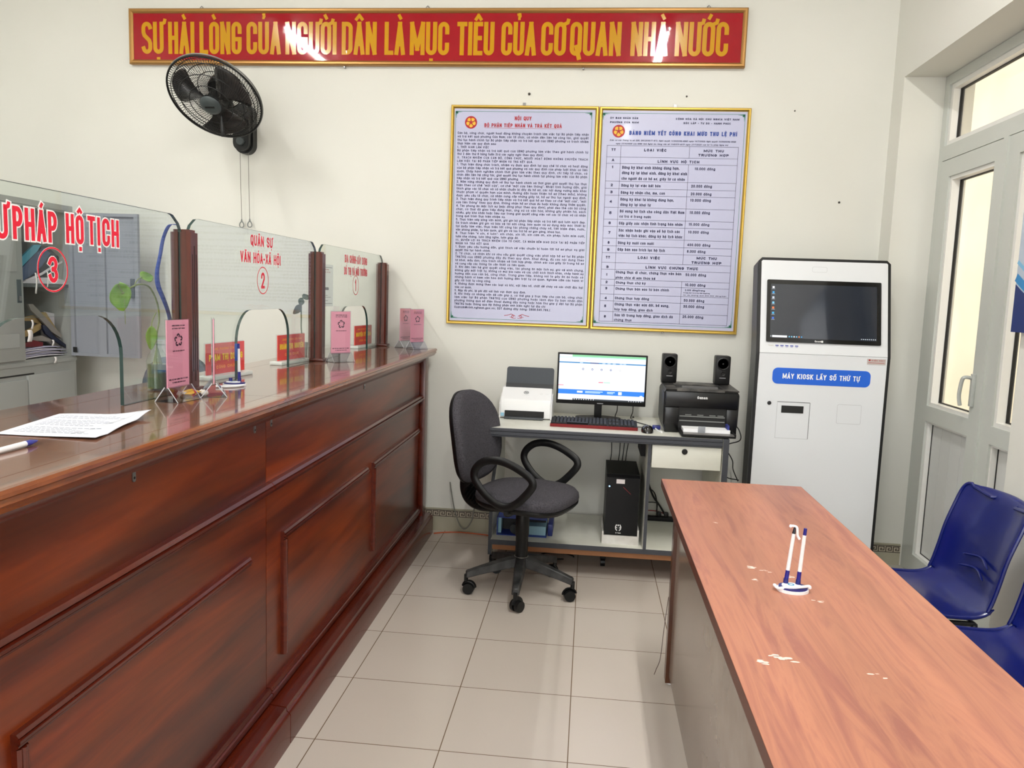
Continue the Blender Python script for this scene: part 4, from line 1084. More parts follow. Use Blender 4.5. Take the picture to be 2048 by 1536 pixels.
mb = MB(); mb.tube(spline([br, br+Vector((-.01, .06, -.05)), Vector((-2.03, 4.19, 2.40)), Vector((-2.03, 4.30, 2.36)), Vector((-2.03, 4.38, 2.34))], 5), [.036]*1+[.036]*19+[.05] if False else .036, 14); part('neck', mb, FB, t)
mb = MB(); mb.prism(rrect(-2.085, -1.975, 2.175, 2.455, .053, 8), 'y', 4.405, WY-.001); mb.prism(rrect(-2.077, -1.983, 2.185, 2.445, .045, 8), 'y', 4.365, 4.41); part('wall_bracket', mb, FB, t)
mb = MB().lathe((-2.03, 4.366, 2.235), [(.024, 0), (.024, .012), (.02, .018), (.001, .018)], 20, axis=(0, -1, 0)); part('speed_knob', mb, FG, t)
mb = MB(); mb.tube([(-1.955, 3.98, 2.30), (-1.955, 3.99, 2.22), (-1.955, 4.0, 2.19)], [.003, .012, .010], 8); part('oscillation_knob', mb, FB, t)
for x, zb in ((-2.055, 1.775), (-2.006, 1.778)):
    mb = MB(); mb.tube([(x, 4.41, 2.19), (x-.002, 4.42, 2.0), (x, 4.425, zb+.03)], .0016, 6)
    c = part('pull_cord', mb, mat('cord_grey', (120, 118, 110), .6), t)
    mb = MB(); mb.tube([(x, 4.425, zb+.03), (x, 4.425, zb+.018)], [.003, .006], 8)
    mb.tube([(x+.0125*math.sin(a)*(1-.25*math.cos(a)), 4.425, zb+.017*math.cos(a)-.002) for a in [2*PI*k/18 for k in range(18)]], .0034, 8, closed=True)
    part('pull_ring', mb, mat('ring_grey', (130, 134, 132), .4), c)
# small marks and nails on the wall
for x, z, r in ((-.395, 2.535, .0075), (.47, 2.53, .005), (1.32, 1.98, .006), (1.05, 2.46, .004)):
    solo('wall_nail', MB().lathe((x, WY, z), [(r, 0), (r, .004), (r*.5, .008)], 8, axis=(0, -1, 0)), mat('nail_dark', (60, 56, 50), .5), {-.395: 'dark nail in the wall above the left notice board', .47: 'dark nail in the wall above the right notice board', 1.32: 'lone dark nail in the wall above the kiosk', 1.05: 'small nail in the wall right of the fee notice board'}[x], 'nail')
# socket like spots below: poster on the right wall, only its far edge shows
t = thing('wall_poster', 'blue swirled poster on the right wall, cut by the photo edge', 'poster', (XR, 2.75, 1.348))
part('sheet', MB().box(XR-.028, XR-.022, 2.42, 2.985, 1.348, 2.06), mat('poster_pale', (178, 190, 204), .3), t)
Fr = Frame((XR-.0282, 0, 0), (0, -1, 0), (0, 0, 1)); g = MB()
g2 = [(-2.985, 1.348), (-2.42, 1.348), (-2.42, 1.40)]+[(-2.42-.565*k/14, 1.40+.12*(k/14)**2.2-.02*math.sin(k/14*PI)) for k in range(1, 15)]
Fr.poly(g, g2, .0003, 0)
Fr.quads(g, *stroke([(-2.42-.565*k/14, 1.405+.14*(k/14)**2-.02*math.sin(k/14*PI)) for k in range(15)], False, .03), .0006, 1)
Fr.quads(g, *stroke([(-2.42-.565*k/14, 1.44+.16*(k/14)**1.8-.02*math.sin(k/14*PI)) for k in range(15)], False, .014), .0006, 2)
part('printed_swirl', g, [mat('swirl_navy', (16, 40, 104), .4), mat('swirl_blue', (40, 130, 190), .4), mat('swirl_pale', (120, 180, 215), .4)], t, smooth=False)
part('backing', MB().box(XR-.022, XR-.0, 2.45, 2.98, 1.37, 2.04), WHITE, t)
# ---------------------------------------------------------------- computer desk
t = thing('computer_desk', 'grey edged white laminate computer desk against the back wall', 'desk', (.11, 4.1, 0))
X0, X1, Y0, Y1 = -.478, .700, 3.79, 4.40
part('top', MB().box(X0, .668, Y0+.006, Y1, .716, .755), LAMW, t)
e = MB(); e.prism([(Y0+.006, .712), (Y0+.006, .756), (Y0, .752), (Y0, .742), (Y0+.004, .739), (Y0+.004, .735), (Y0, .732), (Y0, .722), (Y0+.003, .719), (Y0+.003, .714)], 'x', X0-.003, .669); e.box(X0-.004, X0, Y0, Y1, .716, .756)
part('edge_strip', e, GREYD, t)
def sidep(x0, x1, pts, name='side_panel'):
    mb = MB().prism(pts, 'x', x0, x1, 0, 1); part(name, mb, [LAMW, GREYD], t, ang=50)
cur = [(3.868, .075), (3.868, .25), (3.875, .36), (3.90, .44), (3.97, .50), (4.07, .55), (4.16, .60), (4.20, .66), (4.205, .712), (4.39, .712), (4.39, .075)]
sidep(X0+.004, X0+.022, cur)
sidep(.672, .700, [(3.79, .08), (3.79, .757), (4.39, .757), (4.39, .08)])
sidep(.314, .330, [(3.81, .172), (3.81, .715), (4.39, .715), (4.39, .172)], 'middle_panel')
part('lower_shelf', MB().box(X0+.022, .672, 3.82, 4.38, .146, .172, 0, 0, {2: 1}), [LAMW, GREYD], t)
part('bottom_board', MB().box(X0+.03, .670, 3.835, 4.36, .116, .1455), mat('raw_board', (150, 100, 62), .6), t)
part('rear_rail', MB().box(X0+.022, .314, 4.365, 4.378, .625, .714), LAMW, t)
pieces('keyboard_bracket', MB().box(X0+.03, X0+.06, 3.95, 4.1, .69, .7145).box(.29, .312, 3.95, 4.2, .62, .7145), BLACKM, t)
d = part('drawer', MB().box(.334, .668, 3.805, 4.2, .596, .709, 0, .002), LAMW, t)
mb = MB().lathe((.491, 3.805, .683), [(.014, 0), (.014, .003), (.011, .005), (.010, .003), (.004, .003), (.004, .006), (.0005, .006)], 20, axis=(0, -1, 0)); part('lock', mb, GASK, d)
for x, y, z in ((-.455, 3.905, .075), (.125, 4.03, .116), (.60, 3.87, .08), (-.455, 4.33, .075), (.65, 4.33, .08)):
    c = MB(); c.cyl((x, y, .055), (x, y, z), .011, n=10); c.box(x-.014, x+.014, y-.02, y+.012, .035, .062, 0, .005)
    cc = part('caster', c, BLACKM, t)
    c = MB(); c.cyl((x-.012, y-.006, .024), (x+.012, y-.006, .024), .024, n=20); part('wheel', c, BLACK, cc)

# monitor
t = thing('monitor', 'black monitor showing a white and blue web page on the desk', 'monitor', (.08, 4.28, .755))
mx0, mx1, mz0, mz1, my = -.166, .320, .838, 1.117, 4.215
b = MB().box(mx0, mx1, my, my+.028, mz0, mz1, 0, .004).box(mx0+.06, mx1-.06, my+.026, my+.05, mz0+.04, mz1-.05, 0, .01); part('housing', b, BLACK, t)
SCRW = mat('screen_white', (30, 30, 32), .3, emit=(236, 240, 255), es=.85)
def em(name, rgb, es=.9): return mat(name, tuple(int(c*.1) for c in rgb), .4, emit=rgb, es=es)
Fm = Frame((mx0+.010, my-.0006, mz0+.022), (1, 0, 0), (0, 0, 1)); SW, SH = mx1-mx0-.020, mz1-mz0-.031
s_ = MB(); Fm.rect(s_, 0, SW, 0, SH, 0); sc = part('display', s_, SCRW, t, smooth=False)
g = MB(); U = lambda x, y: (x*SW, y*SH)
def mr_(x0, x1, y0, y1, mi, o=.0003): Fm.rect(g, x0*SW, x1*SW, y0*SH, y1*SH, o, mi)
mr_(.15, 1, .955, 1, 1); mr_(0, 1, .925, .955, 2); mr_(0, 1, .815, .84, 3); mr_(.36, .46, .815, .84, 4, .0005); mr_(0, 1, .13, .235, 0); mr_(0, 1, 0, .035, 5)
for x in (.24, .50, .56, .62, .70, .74): mr_(x, x+.035, .822, .833, 2, .0005)
for k in range(5):
    Fm.disc(g, (.28+.107*k)*SW, .69*SH, .0055, .0055, .0005, 6 if k < 4 else 7, 16); Fm.disc(g, (.28+.107*k)*SW, .69*SH, .0028, .0028, .0007, 8, 10)
    if k < 4: mr_(.30+.107*k, .365+.107*k, .688, .691, 7)
mr_(.40, .60, .752, .757, 7); mr_(.40, .61, .545, .55, 7); mr_(.35, .65, .518, .523, 7); mr_(.43, .57, .49, .494, 7)
mr_(.465, .52, .40, .418, 9); mr_(.525, .60, .40, .418, 10); mr_(.0, .06, .315, .33, 9)
mr_(.22, .285, .165, .205, 8, .0005); mr_(.315, .52, .19, .205, 2, .0005); mr_(.315, .49, .165, .178, 2, .0005); mr_(.57, .66, .19, .205, 2, .0005); mr_(.57, .64, .165, .178, 2, .0005); mr_(.70, .74, .15, .215, 8, .0005)
Fm.ring(g, .235*SW, .895*SH, .004, .0012, .0005, 9, 14); mr_(.26, .60, .90, .906, 11); mr_(.26, .36, .885, .89, 9)
Fm.disc(g, .965*SW, .11*SH, .011, .011, .0006, 8, 16)
for k in range(9): mr_(.185+.028*k, .195+.028*k, .010, .026, 8, .0005)
mr_(0, .17, .0, .035, 8, .0004)
for k in range(6): mr_(.82+.028*k, .83+.028*k, .012, .022, 8, .0005)
part('web_page', g, [em('ui_blue', (30, 120, 220)), em('ui_green', (130, 200, 150)), em('ui_pale', (200, 225, 250)), em('ui_teal', (20, 120, 180)), em('ui_navy', (60, 80, 130)), em('ui_bar', (30, 38, 44)), em('ui_dot', (44, 66, 130)), em('ui_grey', (190, 190, 196)), em('ui_white', (250, 250, 255)), em('ui_red', (230, 90, 110)), em('ui_mint', (150, 210, 180)), em('ui_rose', (240, 180, 180))], sc, smooth=False)
g = MB(); Fm.rect(g, SW*.46, SW*.53, -.016, -.012, .0004); part('maker_badge', g, mat('badge_silver', (150, 150, 154), .4), t, smooth=False)
b = MB(); b.box(.045, .086, my+.03, my+.055, .762, .92, 0, .004); part('stand_neck', b, BLACK, t)
b = MB(); pts = [(.068+.125*math.cos(2*PI*k/30), 4.262+.075*math.sin(2*PI*k/30)) for k in range(30)]; b.prism(pts, 'z', .7555, .763); part('stand_foot', b, BLACK, t)

# keyboard
t = thing('keyboard', 'black keyboard with a red front edge on the desk', 'keyboard', (.04, 4.0, .755))
K = Frame((-.178, 3.925, .757), (1, -.012, 0), (.012, 1, .10))
b = MB(); K.box(b, 0, .442, 0, .135, 0, .016); part('case', b, BLACKM, t)
b = MB(); K.slab(b, rrect(-.002, .444, -.005, .006, .004, 3), -.001, .015); part('red_edge', b, mat('keyboard_red', (118, 5, 14), .35), t)
for (kx, n) in ((.008, 15), (.295, 3), (.355, 4)):
    for r in range(6):
        for c in range(n):
            if kx > .29 and kx < .3 and r in (2,) : continue
            w = .0165; x = kx+c*.0187
            if r == 0 and kx < .1 and 3 < c < 10:
                if c == 4:
                    k = MB(); K.slab(k, [(x, .012), (x+.108, .012), (x+.107, .027), (x+.001, .027)], .016, .023); part('key', k, BLACK, t, smooth=False)
                continue
            y = .012+r*.0195+(.004 if r == 5 else 0)
            k = MB(); o = len(k.v); 
            vs = [K.P(x, y, .016), K.P(x+w, y, .016), K.P(x+w, y+w, .016), K.P(x, y+w, .016), K.P(x+.002, y+.002, .0235), K.P(x+w-.002, y+.002, .0235), K.P(x+w-.002, y+w-.003, .0235), K.P(x+.002, y+w-.003, .0235)]
            k.add(vs, [(4, 5, 6, 7), (0, 1, 5, 4), (1, 2, 6, 5), (2, 3, 7, 6), (3, 0, 4, 7)]); KEYS = globals().setdefault('KEYS', []); KEYS.append(k)
# the 100 nearest keys as parts, the rest as one part
KEYS.sort(key=lambda k: k.v[0].y)
for k in KEYS[:98]: part('key', k, BLACK, t, smooth=False)
rest = MB()
for k in KEYS[98:]: rest.add(k.v, k.f)
o = part('far_keys', rest, BLACK, t, smooth=False); o['kind'] = 'stuff'
# mouse
t = thing('computer_mouse', 'black computer mouse on the desk by the keyboard', 'mouse', (.312, 3.905, .755))
def mf(u, v):
    a = v*2*PI; z = math.sin(u*PI/2); r = math.cos(u*PI/2)
    return (.312+.031*r**.6*math.copysign(abs(math.cos(a))**.8, math.cos(a)), 3.905+.052*r**.6*math.copysign(abs(math.sin(a))**.8, math.sin(a)), .7555+.034*z*(1-.12*math.sin(a)))
part('shell', MB().grid(mf, 8, 24), mat('mouse_black', (14, 14, 16), .18, coat=.4), t)
part('wheel', MB().cyl((.309, 3.875, .786), (.315, 3.875, .786), .009, n=14), GREYD, t)

# scanner
t = thing('document_scanner', 'white sheet feed scanner with dark tray left of the monitor', 'scanner', (-.325, 4.18, .755))
sx0, sx1 = -.466, -.184
P = [(4.115, .760), (4.112, .835), (4.122, .858), (4.165, .880), (4.225, .915), (4.29, .915), (4.315, .76)]
b = MB().prism(P, 'x', sx0+.004, sx1-.004); o = part('body', b, WHITE, t, ang=30)
o.modifiers.new('bev', 'BEVEL').width = .006; o.modifiers['bev'].segments = 3
pieces('side_cheek', MB().prism([(4.118, .757), (4.118, .835), (4.20, .880), (4.30, .880), (4.315, .757)], 'x', sx0-.001, sx0+.006).prism([(4.118, .757), (4.118, .835), (4.20, .880), (4.30, .880), (4.315, .757)], 'x', sx1-.006, sx1+.001), WHITE, t)
part('paper_slot', MB().box(sx0+.030, sx1-.040, 4.1085, 4.13, .768, .800), GASK, t)
part('output_lip', MB().box(sx0+.028, sx1-.042, 4.085, 4.135, .757, .768, 0, .003), mat('lip_dark', (70, 74, 78), .4), t)
part('side_label', MB().box(sx0+.008, sx0+.026, 4.1095, 4.112, .768, .786), mat('label_cyan', (150, 200, 225), .4), t)
Ft = Frame((sx0+.02, 4.238, .905), (1, 0, 0), (0, .32, 1)); b = MB(); Ft.slab(b, rrect(0, .262, 0, .122, .014, 5), 0, .006)
o = part('feed_tray', b, mat('tray_slate', (52, 58, 66), .5), t)
b = MB(); Ft.box(b, .0, .262, .004, .028, .006, .016); part('tray_ledge', b, mat('tray_dark', (30, 33, 38), .4), t)
Fh = Frame((0, 4.165, .881), (1, 0, 0), (0, .060, .0345)); g = MB(); Fh.ring(g, -.328, .020, .0125, .0022, .0009, 0, 26)
Fh.text(g, 'hp', -.336, -.321, .0165, .0115, .0018, .0009, 0, slant=.25); part('logo', g, mat('logo_grey', (70, 72, 80), .4), t, smooth=False)
g = MB(); Fh.ring(g, -.245, .012, .006, .0009, .0009, 0, 18); Fh.line(g, [(-.222, .012), (-.206, .012)], .0012, .0009); Fh.line(g, [(-.35, -.004), (-.31, -.004)], .0010, .0009); part('button', g, mat('button_line', (190, 192, 196), .4), t, smooth=False)

# printer
t = thing('laser_printer', 'dusty black laser printer at the right end of the desk', 'printer', (.575, 4.07, .755))
px0, px1 = .392, .762
DUST = mat('printer_top_dusty', (30, 30, 31), .5, speck=((96, 93, 88), 14, .5))
b = MB(); b.prism([(px0+.012, .757), (px0, .80), (px0-.002, .955), (px0+.010, .974), (px1-.010, .974), (px1+.002, .955), (px1, .80), (px1-.012, .757)], 'y', 3.945, 4.23)
o = part('body', b, BLACK, t, ang=25); o.modifiers.new('bev', 'BEVEL').width = .004
b = MB(); b.prism([(3.935, .972), (4.232, .978), (4.232, .984), (3.93, .978)], 'x', px0+.004, px0+.06); b.prism([(3.935, .972), (4.232, .978), (4.232, .984), (3.93, .978)], 'x', px1-.075, px1-.004)
b.box(px0+.06, px1-.075, 4.13, 4.232, .972, .984); b.box(px0+.06, px1-.075, 3.93, 3.975, .968, .980)
part('top_cover', b, DUST, t)
part('output_well', MB().box(px0+.061, px1-.076, 3.976, 4.129, .9745, .9765), GASK, t)
part('output_stop', MB().box(px0+.09, px1-.10, 3.99, 4.02, .977, .986), mat('stop_grey', (96, 96, 96), .5), t)
ff = MB(); ff.box(px0+.006, px1-.006, 3.930, 3.948, .885, .965, 0, .004); ff.box(px0+.006, px0+.075, 3.930, 3.948, .757, .884, 0, .004); ff.box(px1-.06, px1-.006, 3.930, 3.948, .757, .884, 0, .004)
part('front_frame', ff, mat('printer_gloss', (6, 6, 7), .25, spec=.4), t)
part('cavity', MB().box(px0+.075, px1-.06, 3.942, 3.9475, .757, .885), GASK, t)
mb = MB()
for z in (.815, .838): mb.box(px0+.08, px1-.066, 3.936, 3.942, z, z+.005)
for x in (.50, .56, .62, .66): mb.box(x, x+.03, 3.937, 3.942, .846, .850)
part('guide_rails', mb, mat('rail_grey', (120, 122, 120), .3), t)
tr = part('open_tray', MB().box(px0+.078, px1-.030, 3.80, 3.945, .760, .770, 0, .003).box(px0+.078, px0+.086, 3.80, 3.945, .769, .780).box(px1-.038, px1-.030, 3.80, 3.945, .769, .780), BLACKM, t)
part('tray_cover', MB().box(px0+.082, px1-.034, 3.802, 3.86, .7705, .774), mat('tray_cover_grey', (112, 110, 108), .4), tr)
part('paper_stack', MB().box(px0+.092, px1-.050, 3.855, 3.944, .7705, .790), PAPER, tr)
part('paper_guide', MB().box(.555, .590, 3.845, 3.852, .770, .806, 0, .003), mat('guide_clear', (150, 154, 160), .3), tr)
part('side_guide', MB().box(px1-.062, px1-.052, 3.87, 3.93, .7905, .812), mat('guide_blue', (40, 50, 130), .4), tr)
Fc = Frame((0, 3.9295, 0), (1, 0, 0), (0, 0, 1)); g = MB(); Fc.text(g, 'Canon', .554, .604, .9315, .0135, .0032, .0003); part('brand_lettering', g, mat('letter_white', (225, 225, 225), .4), t, smooth=False)

# speakers standing on the printer
def speaker(x, label):
    t = thing('desktop_speaker', label, 'speaker', (x, 4.185, .984), 0, 'small black speakers on the printer')
    part('cabinet', MB().box(x-.039, x+.039, 4.15, 4.226, .984, 1.137, 0, .009), BLACK, t)
    ax = (0, -1, 0)
    part('woofer', MB().lathe((x, 4.15, 1.095), [(.034, 0), (.034, .003), (.030, .004), (.024, -.002), (.010, -.006), (.010, -.002), (.001, .001)], 28, axis=ax), mat('cone_black', (18, 18, 20), .35), t)
    part('tweeter', MB().lathe((x+.002, 4.15, 1.043), [(.011, 0), (.011, .003), (.004, .0), (.001, .003)], 18, axis=ax), GASK, t)
    part('badge', MB().box(x-.016, x+.016, 4.1485, 4.150, 1.019, 1.0225), mat('badge_silver'), t)
speaker(.432, 'small black speaker on the left rear of the printer'); speaker(.708, 'small black speaker on the right rear of the printer')

# tower computer on its white stand
t = thing('computer_tower', 'black tower computer with a white sticker under the desk', 'computer', (.2, 4.05, .172))
a0, a1 = .122, .287
part('case', MB().box(a0, a1, 3.885, 4.22, .218, .535), mat('case_black', (6, 6, 7), .45, spec=.25), t)
part('front_bezel', MB().prism([(3.885, .22), (3.872, .225), (3.868, .52), (3.885, .533)], 'x', a0-.001, a1+.001), mat('bezel_black', (4, 4, 6), .3, spec=.25), t)
Fq = Frame((0, 3.8665, 0), (1, 0, 0), (0, 0, 1)); g = MB(); Fq.box(g, .170, .212, .490, .512, -.002, .0005); part('sticker', g, mat('sticker_pale', (214, 206, 206), .4), t)
g = MB(); Fq.disc(g, .136, .474, .0035, .0035, .0005); part('power_light', g, mat('led_blue', (120, 190, 255), .4, emit=(130, 200, 255), es=4), t, smooth=False)
g = MB(); Fq.line(g, [(.205, .474), (.245, .438)], .0025, .0006); part('red_stripe', g, mat('stripe_red', (120, 24, 30), .4), t, smooth=False)
Fq2 = Frame((0, 3.8715, 0), (1, 0, 0), (0, 0, 1)); g = MB()
Fq2.disc(g, .190, .272, .0042, .0042, .0006, 0, 14)
for s in (-1, 1):
    Fq2.line(g, [(.190+s*.008, .276), (.190+s*.0135, .264), (.190+s*.012, .252), (.190+s*.005, .244)], .005, .0006); Fq2.line(g, [(.190+s*.012, .262), (.190+s*.004, .258)], .003, .0006)
Fq2.text(g, 'dr-Tech', .177, .204, .2295, .006, .0012, .0006); part('logo', g, mat('letter_white'), t, smooth=False)
part('stand', MB().box(.110, .296, 3.872, 4.20, .172, .2175).box(.110, .118, 3.872, 4.20, .2175, .235).box(.288, .296, 3.872, 4.20, .2175, .25), mat('stand_white', (226, 224, 220), .45, speck=((200, 196, 190), 14, .6)), t)

# blue lever arch file lying on the shelf
t = thing('lever_arch_file', 'blue lever arch file lying open end forward on the lower desk shelf', 'file', (-.3, 4.05, .172))
BB = mat('file_blue', (30, 58, 150), .4)
f0, f1, h0, h1 = -.435, -.175, .1725, .268
b = MB().box(f0, f1, 3.90, 4.16, h0, h0+.003).box(f0, f1, 3.90, 4.16, h1-.003, h1).box(f0, f0+.003, 3.90, 4.16, h0, h1); part('cover', b, BB, t)
pieces('papers', MB().box(f0+.13, f1-.006, 3.925, 4.14, h0+.0035, h0+.05).box(f0+.004, f0+.02, 3.93, 4.14, h0+.0035, h1-.004), mat('file_papers', (150, 190, 204), .7), t)
part('dark_insert', MB().box(f0+.022, f1-.01, 4.00, 4.15, h0+.0035, h1-.006), GASK, t)
part('roll', MB().cyl((-.345, 3.915, .203), (-.315, 3.99, .207), .026, n=20), mat('roll_grey', (60, 64, 66), .3), t)
# second file under a teal sleeve
t = thing('document_folder', 'thin blue folder of pale papers beside the lever arch file', 'folder', (-.2, 4.08, .172))
part('cover', MB().box(-.170, -.145, 3.93, 4.14, .173, .235, 0, .003), mat('folder_navy', (24, 40, 110), .4), t)

# usb adapter and stick on the desk
t = thing('usb_adapter', 'small blue usb adapter with a white cable left of the printer', 'adapter', (.36, 3.99, .755))
part('body', MB().box(.345, .385, 3.985, 4.015, .757, .776, 0, .004), mat('usb_blue', (20, 30, 110), .3), t)
part('cable', MB().tube(spline([(.36, 3.985, .762), (.37, 3.94, .758), (.385, 3.90, .758)], 6), .004, 8), WHITE, t)

# cables
CB = mat('cable_black', (18, 18, 18), .5); CG = mat('cable_grey', (128, 128, 120), .5); CO = mat('cable_orange', (190, 90, 50), .5)
def cable(pts, r, m_, label, name='cable', group=None, cat='cable'):
    return solo(name, MB().tube(spline(pts, 8), r, 7), m_, label, cat, group)
cable([(.17, 4.25, .86), (.172, 4.30, .80), (.165, 4.33, .758), (.19, 4.25, .758), (.26, 4.20, .759), (.34, 4.05, .762)], .0026, CB, 'black cable dropping from the left of the monitor back to the usb adapter')
cable([(.255, 4.25, .86), (.258, 4.29, .80), (.25, 4.32, .758), (.27, 4.36, .757), (.26, 4.405, .74), (.25, 4.42, .60)], .0026, CB, 'black cable dropping from the right of the monitor back')
cable([(.262, 3.99, .764), (.29, 4.02, .759), (.33, 4.01, .759), (.345, 4.0, .765)], .002, CB, 'short black cable looping from the keyboard to the usb adapter')
cable([(.312, 3.955, .762), (.30, 3.99, .7575), (.325, 4.04, .7575), (.36, 4.03, .762)], .002, CB, 'thin cable running from the mouse to the usb adapter')
cable([(-.785, 4.452, .30), (-.77, 4.445, .22), (-.75, 4.44, .13), (-.715, 4.43, .045), (-.68, 4.42, .03), (-.645, 4.43, .08), (-.63, 4.445, .16), (-.58, 4.448, .23), (-.51, 4.45, .265), (-.44, 4.45, .275)], .0035, CG, 'grey cable looping down the wall between counter and desk')
cable([(-.86, 4.37, .006), (-.80, 4.40, .006), (-.70, 4.42, .006), (-.55, 4.40, .006), (-.46, 4.36, .006), (-.38, 4.38, .006)], .004, CO, 'orange cable lying on the floor along the wall')
cable([(-.47, 4.44, .27), (-.50, 4.44, .15), (-.485, 4.43, .06), (-.44, 4.42, .006)], .003, CG, 'thin brown-grey cable hanging behind the desk leg')
for k, (x, y, lab) in enumerate([(.155, 4.33, 'leftmost black cable rising behind the tower computer'), (.200, 4.33, 'second black cable rising behind the tower computer'), (.222, 4.34, 'third black cable rising behind the tower computer'), (.240, 4.33, 'rightmost black cable rising behind the tower computer')]):
    cable([(x-.006, y, .50), (x, y+.02, .56), (x+.006*(k-1), y+.02, .66), (x+.008*(k-2), y+.01, .712)], .0028, CB, lab, group='cables behind the tower')
cable([(.372, 4.41, .70), (.368, 4.40, .55), (.365, 4.41, .42), (.40, 4.41, .31), (.45, 4.40, .24), (.48, 4.36, .196)], .0058, CB, 'thick black cable curving down behind the drawer')
cable([(.335, 4.41, .33), (.36, 4.42, .345), (.41, 4.42, .32), (.43, 4.42, .26), (.43, 4.38, .195)], .0035, CB, 'thin black cable arching over the power strip')
cable([(.335, 4.36, .28), (.36, 4.37, .27), (.425, 4.37, .268), (.427, 4.37, .22), (.44, 4.36, .196)], .003, CB, 'black cable bent squarely into the power strip')
cable([(.335, 4.39, .215), (.40, 4.39, .218), (.45, 4.39, .212), (.50, 4.38, .19)], .003, mat('cable_red', (130, 24, 34), .5), 'dark red cable lying along the back of the shelf')
cable([(.335, 4.37, .29), (.345, 4.37, .24), (.355, 4.365, .196)], .004, CB, 'short black cable into the left end of the power strip')
t = thing('power_strip', 'black power strip at the back of the lower desk shelf', 'power strip', (.43, 4.35, .172))
part('body', MB().box(.335, .56, 4.335, 4.375, .1725, .196, 0, .004), BLACKM, t)
for x in (.355, .44, .48): part('plug', MB().box(x-.012, x+.012, 4.34, 4.37, .196, .222, 0, .004), BLACK, t)
cable([(.765, 4.06, .80), (.775, 3.95, .775), (.79, 4.0, .72), (.77, 4.2, .66), (.755, 4.35, .60), (.765, 4.4, .52), (.80, 4.4, .44), (.87, 4.36, .43)], .003, CB, 'black cable trailing from the printer side down towards the kiosk')
cable([(.71, 4.25, .735), (.74, 4.32, .71), (.78, 4.38, .62), (.83, 4.38, .54), (.835, 4.36, .49), (.86, 4.33, .43)], .003, CB, 'black cable crossing it from the desk corner down towards the kiosk')
solo('loose_cable', MB().tube([(-.12+.09*math.cos(a), 4.12+.05*math.sin(a), .005) for a in [2*PI*k/24*.85 for k in range(24)]], .004, 6), CB, 'coiled black cable lying on the floor under the desk', 'cable')
# ---------------------------------------------------------------- ticket kiosk
t = thing('ticket_kiosk', 'tall white touchscreen ticket kiosk with black edges', 'kiosk', (1.17, 4.09, 0))
kx0, kx1 = .846, 1.499; KB = mat('kiosk_black', (20, 20, 22), .35); KW = mat('kiosk_white', (226, 229, 233), .3)
KS = mat('kiosk_side_grey', (74, 76, 78), .4)
yk, zk, yt, zt_ = 4.022, 1.172, 4.130, 1.655
# frame: silhouette with cut top corners, extruded along the bent profile
def slabp(F, x0, x1, y0, y1, d0, d1, mb, cut=0, mi=0):
    pts = [(x0, y0), (x1, y0), (x1, y1-cut), (x1-cut, y1), (x0+cut, y1), (x0, y1-cut)] if cut else [(x0, y0), (x1, y0), (x1, y1), (x0, y1)]
    F.slab(mb, pts, d0, d1, mi)
FL = Frame((0, yk, 0), (1, 0, 0), (0, 0, 1)); FU = Frame((0, yk, zk), (1, 0, 0), (0, yt-yk, zt_-zk)); HU = math.hypot(yt-yk, zt_-zk)
b = MB(); slabp(FL, kx0, kx1, .03, zk, -.125, 0, b); slabp(FU, kx0, kx1, 0, HU, -.11, 0, b, .018)
part('body', b, [KB], t, ang=25)
b = MB(); b.prism([(yk+.002, .05), (yk+.002, zk), (yt+.002, zt_-.03), (yt+.10, zt_-.05), (yk+.124, zk), (yk+.124, .05)], 'x', kx0-.002, kx0-.0005); part('side_cover', b, KS, t)
b = MB(); slabp(FL, kx0+.0155, kx1-.0155, .05, zk-.0005, 0, .004, b); lo = part('lower_panel', b, KW, t)
b = MB(); slabp(FU, kx0+.0155, kx1-.0155, .0005, HU-.015, 0, .004, b, .006); up = part('upper_panel', b, KW, t)
part('foot_plate', MB().box(.90, 1.45, 3.98, 4.28, 0, .03, 0, .004), KB, t)
b = MB(); S = lambda z: (z-zk)*HU/(zt_-zk)
FU.slab(b, rrect(.890, 1.449, S(1.227), S(1.540), .006, 4), .004, .012); be = part('screen_bezel', b, mat('bezel_gloss', (8, 8, 9), .12), up)
b = MB(); FU.rect(b, .908, 1.428, S(1.247), S(1.518), .0125); part('screen', b, mat('screen_dark', (34, 40, 52), .06, spec=.7), be, smooth=False)
g = MB(); cols = [(240, 240, 245), (60, 160, 220), (200, 210, 220), (120, 200, 240), (240, 120, 60), (60, 170, 220), (40, 100, 210)]
ms = [em('icon_%s' % c, r, .8) for c, r in zip(('paper', 'blue', 'pale', 'cyan', 'orange', 'teal', 'deep'), cols)]
for k in range(7):
    z = S(1.506)-.0265*k; FU.rect(g, .916, .926, z-.010, z, .0128, k); FU.rect(g, .913, .929, z-.014, z-.0125, .0128, 2)
FU.rect(g, .919, .992, S(1.250), S(1.250)+.010, .0128, 0); FU.rect(g, .911, .914, S(1.250)+.002, S(1.250)+.008, .0128, 2)
for k, c in enumerate((3, 3, 0, 3, 4, 1)): FU.rect(g, 1.0+.012*k, 1.006+.012*k, S(1.252), S(1.252)+.006, .0128, c)
for k in range(8): FU.rect(g, 1.352+.0095*k, 1.357+.0095*k, S(1.252)+.001, S(1.252)+.005, .0128, 2)
part('icons', g, ms, be, smooth=False)
g = MB(); FU.text(g, 'Gcom', 1.128, 1.160, S(1.2315), .009, .0018, .0125); FU.rect(g, 1.160, 1.169, S(1.2305), S(1.2305)+.010, .0125, 0); part('maker_lettering', g, mat('letter_white'), be, smooth=False)
g = MB()
for k in range(5):
    x = .938+.024*k; FU.rect(g, x, x+.016, S(1.208), S(1.208)+.005, .0046, 0); FU.rect(g, x+.002, x+.014, S(1.203), S(1.203)+.002, .0046, 0)
